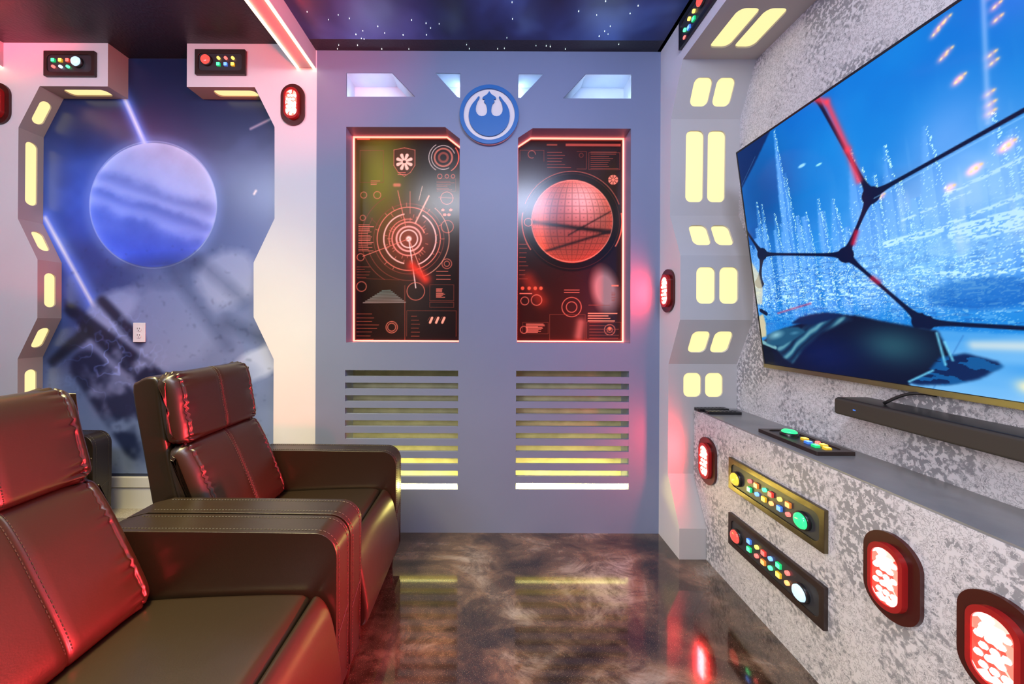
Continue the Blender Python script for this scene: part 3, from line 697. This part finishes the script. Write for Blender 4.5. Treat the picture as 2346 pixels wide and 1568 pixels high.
panel((p[0], YW, p[1]), fw, .288, .142, [(-.088, .016, 's', 'g'), (-.047, .016, 's', 'y'), (-.006, .016, 's', 'r'), (-.088, -.019, 'o', 'r'), (-.047, -.019, 'o', 'w'), (-.006, -.019, 'o', 'g'), (.049, .005, 'B', 'w')],
      'small black button panel with large white dome on the left ceiling box')
p = wp(508, 145.5)
panel((p[0], YW, p[1]), fw, .284, .142, [(-.075, .007, 'B', 'r'), (-.008, .021, 'o', 'y'), (.033, .021, 'o', 'r'), (.073, .021, 'o', 'y'), (-.008, -.015, 's', 'g'), (.033, -.015, 's', 'b'), (.073, -.015, 's', 'y')],
      'small black button panel with large red dome at its left end')
panel((XP, 1.628, 2.65), fl, .284, .142, [(-.088, -.010, 'o', 'g'), (-.088, -.047+.0, 'o', 'r'), (-.05, .022-.01, 'o', 'y'), (-.05, -.03, 's', 'b'), (-.012, .015, 'o', 'y'), (-.012, -.022, 's', 'g'), (.055, .008, 'B', 'r')],
      'black button panel high on the right portal beside the star ceiling', 'black')
cy0, uz = 1.358, .5225
upper = [(1.533, .514, 'B', 'y'), (1.456, .54, 'o', 'r'), (1.42, .539, 's', 'a'), (1.378, .541, 'o', 'g'), (1.347, .539, 's', 'r'), (1.306, .541, 'o', 'y'), (1.268, .54, 's', 'a'), (1.457, .505, 's', 'g'), (1.417, .505, 'o', 'b'), (1.38, .504, 's', 'y'), (1.345, .505, 'o', 'a'), (1.306, .507, 's', 'b'), (1.269, .505, 'o', 'r'), (1.209, .516, 'B', 'g')]
panel((XC, cy0, uz), fl, .455, .142, [(cy0-y, z-uz, k_, c) for y, z, k_, c in upper], 'upper wide button panel with brass frame and green dome on console front', 'brass')
cy1, lz = 1.358, .272
lower = [(1.530, .264, 'B', 'r'), (1.458, .288, 's', 'b'), (1.417, .29, 'o', 'y'), (1.381, .29, 's', 'r'), (1.348, .29, 'o', 'b'), (1.309, .291, 's', 'g'), (1.271, .29, 'o', 'r'), (1.458, .255, 's', 'g'), (1.418, .254, 'o', 'r'), (1.382, .253, 's', 'a'), (1.348, .254, 'o', 'g'), (1.309, .256, 's', 'y'), (1.272, .253, 'o', 'a'), (1.213, .263, 'B', 'w')]
panel((XC, cy1, lz), fl, .455, .142, [(cy1-y, z-lz, k_, c) for y, z, k_, c in lower], 'lower wide button panel with dark frame and white-blue dome on console front')

# ------------------------------------------------------------------ console
CT = .738
cn = thing('console_cabinet', 'long low white and grey mottled console under the television', 'console', (1.2, .4, 0))
def crel(x, y, z): return (x-1.2, y-.4, z)
prof = [(YB+.3, 0), (1.766, 0), (1.766, .157), (1.881, .386), (1.881, CT-.006), (YB+.3, CT-.006)]
bm = nb(); plate(bm, prof, [], lambda u, v, w: crel(XC+w, u, v), XW-.002-XC); obj('body', bm, M['plaster'], cn)
bm = nb(); box(bm, *[a for a in (XC+.002-1.2, XW-.002-1.2, YB+.3-.4, 1.881-.4, CT-.006, CT)]); obj('top_panel', bm, M['console_top'], cn)
tf = lambda u, v, w: (v, -u, w)
panel((1.207, 1.349, CT), tf, .268, .135, [(-.06, .002, 'B', 'g'), (-.002, .012, 's', 'y'), (.038, .025, 'o', 'r'), (.035, -.008, 's', 'b'), (.068, .018, 's', 'y'), (.072, -.015, 's', 'g'), (.1, .0, 's', 'y')],
      'black button panel with green dome lying flat on the console top')
for i, (x, y, r_) in enumerate(((1.165, 1.835, .03), (1.185, 1.775, -.05))):
    t = thing('remote_control', ['slim black remote control nearest the portal on the console end', 'slim black remote control in front on the console end'][i], 'remote', (x, y, CT), 'remotes on the console'); t.rotation_euler.z = r_
    bm = nb(); plate(bm, rrect(0, 0, .165, .044, .008, 3), [], lambda u, v, w: (u, v, .0005+w), .014); obj('body', bm, M['black'], t, bevel=.002)
    for j in range(7):
        bm = nb(); box(bm, -.07+j*.02, -.062+j*.02, -.012, .012, .0148, .0162); obj('button', bm, M['panel_face'], t)

# ------------------------------------------------------------------ television
B0 = Vector((1.290, 1.6396, 1.0028)); up = Vector((-.1376, 0, .9975)).normalized(); al = Vector((0, -1, 0)); nr = Vector((-up.z, 0, up.x)); TW, THh = 1.77, 1.007
tv = thing('television', 'large wall-mounted television showing a blue futuristic city picture', 'television', B0)
tfr = lambda u, v, w: al*u+up*v+nr*w
bm = nb(); plate(bm, [(0, 0), (TW, 0), (TW, THh), (0, THh)], [], lambda u, v, w: tfr(u, v, -.002-w), .028); obj('back_shell', bm, M['tv_frame'], tv, bevel=.002)
bm = nb(); plate(bm, [(-.001, -.001), (TW+.001, -.001), (TW+.001, THh+.001), (-.001, THh+.001)], [[(.006, .009), (TW-.006, .009), (TW-.006, THh-.007), (.006, THh-.007)]], lambda u, v, w: tfr(u, v, -.0018+w), .0035); obj('bezel', bm, M['tv_frame'], tv)
bm = nb(); plate(bm, [(-.002, -.010), (TW+.002, -.010), (TW+.002, .0075), (-.002, .0075)], [], lambda u, v, w: tfr(u, v, -.024+w), .028); obj('bottom_trim', bm, M['tv_gold'], tv)
bm = nb(); box(bm, -.03, .041, -1.15, -.6, .3, .6); obj('wall_bracket', bm, M['tv_frame'], tv)
T = Canvas(TW-.010, THh-.014, .0026); Wt, Ht = TW-.010, THh-.014
T.x += .0; tt_ = T.y/Ht
na = T.noise(2.5, 4, seed=41); nbz = T.noise(9, 4, seed=42); nf = RNG.rand(T.ny, T.nx)
T.c = np.stack([.0+.06*(1-tt_), .40+.10*(1-tt_), .80+.04*(1-tt_)], -1)
T.mix(np.clip(na-.42, 0, 1)*1.1, (.10, .66, .95)); T.mix(np.clip(.50-na, 0, 1)*2.6*(tt_ > .3), (.0, .20, .52))
T.mix(np.exp(-((T.x-.1)**2/.03+(T.y-.75)**2/.07))*.55, (.02, .17, .42))
hz = np.exp(-((T.y-.40)/.16)**2); T.mix(hz*.42*(.5+nbz), (.25, .60, .96)); T.mix(np.exp(-((T.x-.78)**2/.10+(T.y-.47)**2/.035))*.75*(.5+nbz), (.58, .76, 1.0)); T.mix(np.exp(-((T.x-.72)**2/.008+(T.y-.70)**2/.012))*.5, (.5, .68, .98))
rt = random.Random(5)
def tower(x, top, w, base=.3, al_=.55, lit=.5, taper=.3):
    h = np.clip((top-T.y)/(top-base), 0, 1); ww = 1.5*w*(taper+(1-taper)*np.minimum(1, h*2.2)); m = T.blur(((abs(T.x-x) < ww/2)*1.0), 1)*1.25*(T.y < top)*np.clip((T.y-base+.12)/.12, 0, 1)
    T.mix(m*al_*(.8+.6*(nbz-.3)), (.38, .66, .97)); T.mix(m*(T.x > x+ww*.1)*al_*.35, (.05, .38, .80))
    edge = (abs(T.x-x-ww/2) < .0035)*(T.y < top)*(T.y > base-.05); T.mix(edge*(nf > .74)*lit, (.75, 1, .95)); T.mix(m*(nf > 1-.03*lit), (.72, .95, 1))
for i in range(80):
    x = rt.uniform(0, Wt); tower(x, rt.uniform(.42, .62)+.04*math.sin(x*9), rt.uniform(.008, .024), rt.uniform(.28, .36), rt.uniform(.45, .85), rt.uniform(.3, .9), .75)
for a in ((.211, .985, .028, .8), (.235, .80, .02, .5), (.484, .77, .035, .6), (.51, .70, .03, .5), (.58, .735, .028, .55), (.605, .62, .02, .5), (.678, .74, .035, .6), (.802, .70, .028, .5), (.354, .655, .02, .5), (.407, .635, .03, .5), (.543, .67, .016, .5), (.075, .74, .02, .5), (.10, .72, .018, .5), (.16, .66, .02, .4), (.30, .62, .02, .4), (.27, .58, .02, .4),
          (.95, .78, .04, .6), (1.12, .7, .035, .6), (1.3, .83, .04, .6), (1.5, .7, .04, .6)):
    tower(a[0], a[1], a[2], .33, a[3], 1, .12)
# city floor lights
den = np.clip(1-abs((T.y-.30-.03*np.sin(T.x*4))/.13), 0, 1); st1 = T.noise(70, 1, 3.0, seed=50); st2 = T.noise(150, 1, 2.2, seed=51)
T.mix(((st1*.5+st2*.5) > .75-.09*den)*(den > 0)*np.clip(den*1.8, 0, 1)*.9, (.78, .97, 1.0)); T.mix(((T.noise(40, 2, 3, seed=52) > .66) & (T.y < .5) & (T.y > .2))*.3, (.55, .80, 1))
T.mix(((T.noise(45, 2, 3.4, seed=53) < .36) & (T.y < .42) & (T.y > .18))*.3, (.01, .26, .62))
T.mix((nf > .90)*np.clip(1-abs((T.y-.33)/.20), 0, 1)*(nbz > .35)*.9, (.80, .98, 1.0))
for (x0, y0, x1, y1, w) in ((.70, .54, .90, .585, .010), (.67, .455, .90, .505, .010), (.60, .50, .75, .53, .006), (.62, .345, .74, .318, .010), (.74, .318, 1.1, .33, .010), (.72, .43, .95, .45, .05), (.55, .44, .68, .45, .02), (.7, .285, .78, .285, .006), (.9, .5, 1.4, .58, .012)):
    T.mix(T.seg(x0, y0, x1, y1, w)*((st2 > .42))*.9, (.82, .98, .98))
T.mix(T.ell(.74, .27, .13, .05, 0, .3)*.7, (.02, .34, .72)); T.mix(T.ell(.70, .40, .06, .03, 0, .3)*.5, (.5, .72, 1))
T.mix(np.exp(-((T.x-.80)**2/.05+(T.y-.50)**2/.020))*.62*(.45+nbz), (.62, .80, 1.0)); T.mix(np.exp(-((T.x-.62)**2/.02+(T.y-.36)**2/.008))*.35, (.6, .85, 1))
# rain streaks on glass
rs = T.noise(60, 1, .12, seed=60); T.mix(np.clip(rs-.72, 0, 1)*1.6*np.exp(-((T.x-.75)**2/.08+(T.y-.45)**2/.05)), (.8, .9, 1))
# orange flying lights
for (x, y) in ((.731, .965), (.72, .955), (.745, .972), (.741, .894), (.728, .885), (.749, .809), (.757, .815), (.827, .90), (.828, .93), (.825, .96), (.811, .83), (.812, .81), (.80, .745), (.80, .72), (.798, .70), (.822, .615), (.812, .607), (.764, .585), (.755, .578), (.711, .554), (.55, .60), (.553, .59), (1.0, .9), (1.2, .8)):
    T.add(T.glow(x, y, x+.003, y+.002, .0065)*.7, (.80, .16, .0)); T.mix(T.glow(x, y, x+.001, y+.001, .0020), (1, .92, .7)); T.mix(T.glow(x+.010, y+.004, x+.011, y+.004, .0022), (1, .85, .6))
T.mix(T.glow(.815, .99, .795, .68, .004)*.5, (.7, .8, 1)); T.add(np.exp(-((T.x-.86)**2+(T.y-.93)**2)/.003)*.3, (.4, 0, .1))
T.mix(T.ell(.31, .795, .02, .008, 0, .5), (.6, .85, 1)); T.mix(T.ell(.375, .77, .015, .005, 0, .5), (.6, .9, .95))
# dark window frame web
NV = (.005, .07, .22)
def strut(a, b, w=.011):
    (x0, y0), (x1, y1) = a, b; dx, dy = x1-x0, y1-y0; t = np.clip(((T.x-x0)*dx+(T.y-y0)*dy)/(dx*dx+dy*dy), 0, 1); r = np.hypot(T.x-x0-t*dx, T.y-y0-t*dy)
    Lg = math.hypot(dx, dy); d_ = np.minimum(t, 1-t)*Lg; ww = w/2+.022*np.exp(-d_/.022); T.mix(np.clip((ww-r)/.003+.5, 0, 1), NV)
n0, n1_, n2_, n3_, n4_ = (.388, 1.03), (.527, .602), (.426, .431), (.067, .504), (.616, .196)
for a, b in ((n0, n1_), (n1_, (1.15, .745)), (n1_, n2_), (n2_, n3_), (n3_, (-.06, .72)), (n3_, (.03, .38)), (n2_, n4_), (n4_, (1.1, .160)), ((1.15, .745), (1.4, 1.05)), ((1.15, .745), (1.3, .5)), ((1.3, .5), (1.8, .4)), ((1.3, .5), (1.1, .16)), ((1.1, .16), (1.8, .16))): strut(a, b)
T.mix(T.seg(.535, .59, 1.14, .731, .003)*.6, (.55, .8, 1))
for a, b in (((.392, 1.0), (.431, .961)), ((.431, .961), (.477, .773)), ((.477, .773), (.498, .662))):
    T.mix(T.glow(*a, *b, .008)*.8, (.98, .25, .35))
T.mix(T.glow(.47, .50, .455, .465, .006)*.8, (.8, .1, .25)); T.mix(T.glow(.50, .34, .515, .325, .006)*.7, (.8, .1, .25)); T.mix(T.glow(.11, .235, .27, .27, .003)*.6, (.8, .2, .35))
T.c = np.clip(T.c, 0, 1)
T.mix(T.poly([(-.1, 1.1), (.218, 1.1), (.19, .99), (.09, .90), (.003, .83), (-.1, .8)])*.8, (.02, .10, .30)); T.mix(T.seg(.0, .84, .10, .93, .0025)*.5, (.4, .6, .8))
# room in the picture: floor, bed, blanket
T.mix(T.poly([(.60, .175), (.9, .163), (2, .163), (2, -.1), (.5, -.1), (.56, .02)], 1), (.28, .62, .90))
T.mix(T.poly([(.60, .175), (.9, .163), (2, .163), (2, -.1), (.5, -.1)], 1)*np.clip((T.noise(3, 3, 4, seed=70)-.35)*1.8, 0, 1), (.62, .82, .97))
T.mix(T.glow(.80, .04, .95, .10, .012)*.8, (1, .93, .72)); T.mix(T.glow(.72, .135, .85, .14, .010)*.6, (.95, .92, .85))
for i in range(6): T.mix(T.seg(.70+.12*i, .16, .62+.2*i, 0, .0025)*.5, (.15, .4, .7))
bed = [(.0, .105), (.05, .13), (.121, .165), (.21, .19), (.308, .218), (.36, .226), (.44, .218), (.513, .199), (.648, .171), (.66, .13), (.673, .088), (.622, .045), (.563, .009), (.555, -.1), (-.1, -.1)]
bmk = T.poly(bed, 1); T.mix(bmk, (.005, .05, .17)); T.mix(bmk*np.exp(-((T.x-.53)**2/.009+(T.y-.12)**2/.0035))*.8, (.16, .36, .42)); T.mix(bmk*np.exp(-((T.x-.3)**2/.02+(T.y-.07)**2/.006))*.5, (.02, .12, .42))
sl_ = T.noise(16, 2, .35, seed=81)
sh_ = T.poly([(.0, .095), (.08, .075), (.11, .04), (.15, .02), (.21, .09), (.30, .16), (.42, .21), (.34, .222), (.25, .185), (.15, .12), (.06, .09)], 2)*bmk; T.mix(sh_, (.10, .30, .44))
tq = (T.y-.8*T.x)/.016; T.mix(sh_*np.clip(np.sin(tq*2.1+sl_*3), 0, 1)*.8, (.42, .66, .72)); T.mix(sh_*np.clip(-np.sin(tq*2.1+sl_*3), 0, 1)*.75, (.01, .08, .22))
T.mix(T.poly([(.0, .10), (.045, .085), (.06, .03), (.045, -.01), (-.02, -.01)], 1), (.01, .05, .14)); T.mix(T.seg(.0, .102, .07, .082, .018, .006), (.45, .66, .70))
T.mix(T.poly([(.023, .098), (.032, .135), (.08, .155), (.143, .173), (.20, .176), (.235, .157), (.18, .125), (.115, .093), (.06, .088)], 1), (.10, .32, .46)); T.mix(T.ell(.085, .138, .055, .022, .3, .9), (.48, .70, .78)); T.mix(T.ell(.18, .150, .03, .010, .2, .9)*.7, (.3, .55, .68))
T.mix(T.poly([(.17, .19), (.211, .215), (.27, .228), (.327, .233), (.37, .228), (.391, .222), (.33, .20), (.26, .185)], 1), (.01, .13, .32))
cl = T.poly([(.645, .095), (.70, .112), (.758, .096), (.765, .085), (.721, .046), (.66, .02), (.585, .005), (.56, .01), (.61, .045)], 1); T.mix(cl, (.01, .13, .33)); T.mix(cl*(T.noise(25, 2, 3, seed=77) > .56)*.7, (.05, .42, .70))
for (a, b) in (((.645, .165), (.655, .075)), ((.660, .14), (.672, .09)), ((.563, .012), (.625, .055))): T.mix(T.seg(*a, *b, .005, .005)*.9, (.45, .82, .95))
# little lamp and warm lit wall at the far edge
T.mix(T.poly([(-.01, .22), (.028, .235), (.035, .19), (.03, .13), (-.01, .12)], 1)*.9, (.86, .78, .60)); T.mix(T.poly([(.0, .48), (.035, .42), (.045, .35), (.03, .28), (0, .28)], 1)*.75, (.90, .85, .70)); T.mix(T.seg(.028, .24, .055, .215, .016), (.3, .62, .85)); T.mix(T.seg(.018, .25, .045, .235, .018), (.01, .08, .22))
me = T.mesh('screen', lambda x, y: np.outer(x+.005, al)+np.outer(y+.008, up)+np.outer(np.ones_like(x), nr*.0008))
obj('screen', me, print_mat('screen_picture', .12, 1.0, emit=1.05, base=0, spec=.12), tv)
# soundbar and its cable
sb = thing('soundbar', 'dark brown soundbar mounted on the wall below the television', 'soundbar', (1.27, .68, .884))
bm = nb(); box(bm, -.060, .0, -.55, .55, 0, .056); obj('grille', bm, M['soundbar'], sb, bevel=.008, seg=3)
bm = nb(); box(bm, -.054, .055, -.546, .546, .004, .0585); obj('housing', bm, M['soundbar_top'], sb, bevel=.004)
bm = nb(); box(bm, -.0612, -.0598, .475, .483, .026, .030); obj('indicator', bm, M['btnd_b'], sb)
bm = nb(); tube(bm, [Vector((1.310, 1.02, .99)).lerp(Vector((1.262, 1.115, .945)), t)+Vector((-.004, -.0, .018*math.sin(PI*t))) for t in [i/10 for i in range(11)]], .0045, 8)
tag(obj('cable', bm, M['soundbar_top'], smooth=True), 'black cable hanging from the television down to the soundbar', 'cable')

# ------------------------------------------------------------------ recliners
def catmull(pts, n, closed=True):
    P = [Vector((p[0], p[1])) for p in pts]; m = len(P); out = []
    for i in range(m if closed else m-1):
        p0 = P[i-1] if (closed or i > 0) else P[0]; p1 = P[i]; p2 = P[(i+1) % m]; p3 = P[(i+2) % m] if (closed or i+2 < m) else P[-1]
        for j in range(n):
            t = j/n; out.append(.5*((2*p1)+(p2-p0)*t+(2*p0-5*p1+4*p2-p3)*t*t+(3*p1-p0-3*p2+p3)*t**3))
    if not closed: out.append(P[-1])
    return out
def cushion(prof, hw, rnd=.035, sub=5, pucker=0, seam=True, freq=10, crown=0):
    pr = catmull(prof, sub); n = len(pr); ctr = sum(pr, Vector((0, 0)))/n
    ys = [];
    for i in range(26): ys.append(-hw+rnd*(1-math.cos(PI/2*i/25)) if i else -hw)
    if pucker: ys += [-hw+rnd+.0035*i for i in range(1, 10)]; base_ = .0315
    else: base_ = 0
    for i in range(1, 9): ys.append(-hw+rnd+base_+(hw-rnd-base_-.012)*i/9)
    ys += [-.008, -.004, 0]
    ys = ys+[-y for y in ys[:-1][::-1]]
    per = [0]
    for i in range(n): per.append(per[-1]+(pr[(i+1) % n]-pr[i]).length)
    bm = nb(); rings = []
    for y in ys:
        e = max(0, (abs(y)-(hw-rnd))/rnd); ins = rnd*(1-math.sqrt(max(0, 1-e*e)))
        ring = []
        for i, p in enumerate(pr):
            t = (pr[(i+1) % n]-pr[i-1]).normalized(); nm = Vector((t.y, -t.x))
            if nm.dot(p-ctr) < 0: nm = -nm
            d = -min(ins, (p-ctr).length*.92)
            if seam: d -= .0035*math.exp(-(y/.004)**2)
            dist = hw-abs(y)
            if pucker:
                dd = dist-.040; fall = math.exp(-(dd/.030)**2) if dd > 0 else math.exp(-(dd/.012)**2)*.6
                amp = .65+.35*math.sin(per[i]*41+y*3)
                d += pucker*fall*amp*(math.sin(per[i]*2*PI*freq*5+math.sin(per[i]*37)*1.3)+.45*math.sin(per[i]*2*PI*freq*9.1+1)-.3)
                d -= .006*math.exp(-(dd/.0035)**2)
            if crown: d += crown*(1-(y/hw)**2)
            q = p+nm*d; ring.append(bm.verts.new((q.x, y, q.y)))
        rings.append(ring)
    for A, Bq in zip(rings, rings[1:]):
        for k in range(n): bm.faces.new((A[k], A[(k+1) % n], Bq[(k+1) % n], Bq[k]))
    bm.faces.new(rings[0][::-1]); bm.faces.new(rings[-1]); return bm, pr
def stitch(bm, pts, r=.0011, dash=.006, gap=.004):
    acc = 0; pts = [Vector(p) for p in pts]
    for a, b in zip(pts, pts[1:]):
        Ls = (b-a).length; k = max(1, int(Ls/(dash+gap)))
        for i in range(k):
            p = a.lerp(b, i/k); q = a.lerp(b, (i+.6)/k); tube(bm, [p, q], r, 4)
def recliner(loc, label, back_shift=0.0):
    t = thing('recliner', label, 'recliner', loc, 'brown leather recliners'); le = M['leather']
    AW = .095; AO = .317
    for s in (-1, 1):
        yc = s*(AO-AW/2)
        pr = [(-.33, .08), (.395, .08), (.40, .30), (.400, .50)]+[(.335+.065*math.cos(a), .512+.068*math.sin(a)) for a in [i*PI/2/8 for i in range(9)]]+[(.0, .583), (-.25, .583), (-.32, .565), (-.335, .5)]
        bm = nb(); plate(bm, pr, [], lambda u, v, w: (u, yc-AW/2+w, v), AW); arm = obj('armrest', bm, le, t, bevel=.012, seg=4, ang=50)
        line = [(.4005, .10), (.4005, .3)]+[(.4005, .50)]+[(.335+.0655*math.cos(a), .512+.0685*math.sin(a)) for a in [i*PI/2/8 for i in range(1, 9)]]+[(.0, .5835), (-.25, .5835)]
        for sd in (-1, 1):
            bm = nb(); tube(bm, [(u-.004*(v < .55), yc+sd*(AW/2-.0035), v-.0035) for u, v in line], .0028, 6); obj('piping', bm, le, arm, smooth=True)
            bm = nb(); stitch(bm, [(u+.0003, yc+sd*(AW/2-.016), v+.0003) for u, v in line]); obj('stitching', bm, M['thread'], arm)
        bm = nb(); tube(bm, [(.4008, yc-AW/2+.012, .27), (.4008, yc+AW/2-.012, .31)], .0012, 5); obj('front_seam', bm, M['thread'], arm)
    SW = AO-AW-.002
    bm, _ = cushion([(-.22, .30), (.10, .285), (.29, .29), (.322, .33), (.330, .385), (.318, .406), (.27, .412), (.05, .405), (-.16, .39), (-.225, .36)], SW-.001, .018, 5, 0, False, crown=.006); obj('seat_cushion', bm, le, t, smooth=True)
    bm, _ = cushion([(.338, .36), (.337, .400), (.352, .407), (.375, .386), (.393, .345), (.411, .26), (.422, .18), (.413, .135), (.385, .132), (.365, .2), (.345, .28)], SW-.003, .014, 5, 0, False); obj('footrest', bm, le, t, smooth=True)
    bm = nb(); box(bm, -.27, .345, -SW, SW, .09, .284); obj('base', bm, le, t, bevel=.006)
    # back
    b = back_shift
    sh = lambda pr: [(x+b*(z-.35)/.4, z) for x, z in pr]
    fp = sh([(-.425, .945), (-.405, .985), (-.365, 1.000), (-.335, .985), (-.325, .90), (-.305, .76), (-.27, .60), (-.225, .46), (-.19, .32), (-.30, .30), (-.345, .50), (-.385, .72)])
    bm, _ = cushion(fp, SW-.018, .012, 4, 0, False); obj('back_frame', bm, le, t, smooth=True)
    hp = sh([(-.345, .985), (-.325, 1.008), (-.292, 1.006), (-.268, .965), (-.252, .88), (-.238, .80), (-.240, .765), (-.27, .752), (-.31, .765), (-.335, .86)])
    bm, pr = cushion(hp, SW-.008, .050, 8, .0085, True, 9); hd = obj('headrest_cushion', bm, le, t, smooth=True)
    i0 = min(range(len(pr)), key=lambda i: (pr[i]-Vector(sh([(-.325, 1.008)])[0])).length); i1 = min(range(len(pr)), key=lambda i: (pr[i]-Vector(sh([(-.240, .765)])[0])).length)
    path = [pr[i] for i in range(min(i0, i1), max(i0, i1)+1)]
    for s in (-1, 1):
        bm = nb(); stitch(bm, [(p.x+.0008, s*.007, p.y) for p in path], .001); obj('stitching', bm, M['thread'], hd)
    lp = sh([(-.30, .735), (-.27, .755), (-.238, .745), (-.20, .68), (-.165, .60), (-.128, .51), (-.105, .44), (-.115, .405), (-.16, .395), (-.22, .42), (-.27, .56), (-.30, .67)])
    bm, pr = cushion(lp, SW-.004, .050, 8, .0070, True, 9); lb = obj('lumbar_cushion', bm, le, t, smooth=True)
    i0 = min(range(len(pr)), key=lambda i: (pr[i]-Vector(sh([(-.27, .755)])[0])).length); i1 = min(range(len(pr)), key=lambda i: (pr[i]-Vector(sh([(-.105, .44)])[0])).length)
    path = [pr[i] for i in range(min(i0, i1), max(i0, i1)+1)]
    for s in (-1, 1):
        bm = nb(); stitch(bm, [(p.x+.0008, s*.007, p.y) for p in path], .001); obj('stitching', bm, M['thread'], lb)
    for x in (-.26, .36):
        for s in (-1, 1):
            bm = nb(); lathe(bm, [(.0, 0), (.014, 0), (.020, .06), (.026, .092), (0, .092)], lambda X, Y, Z: (x+X, s*.26+Y, Z), 10); obj('leg', bm, M['leg'], t, smooth=True)
    return t
def copy_tree(o, parent=None):
    c = o.copy(); C.objects.link(c)
    if parent: c.parent = parent
    for ch in [x for x in list(bpy.data.objects) if x.parent == o]: copy_tree(ch, c)
    return c
r2_ = recliner((-.845, 1.439, 0), 'brown leather recliner farther from the camera, nearest the slotted wall')
r1_ = recliner((-.845, .797, 0), 'brown leather recliner in the near foreground at lower left', -.035)
r3_ = copy_tree(r2_); r3_.location = (-2.53, 1.652, 0); r3_['label'] = 'brown leather recliner mostly hidden behind the near one, only its armrest showing'
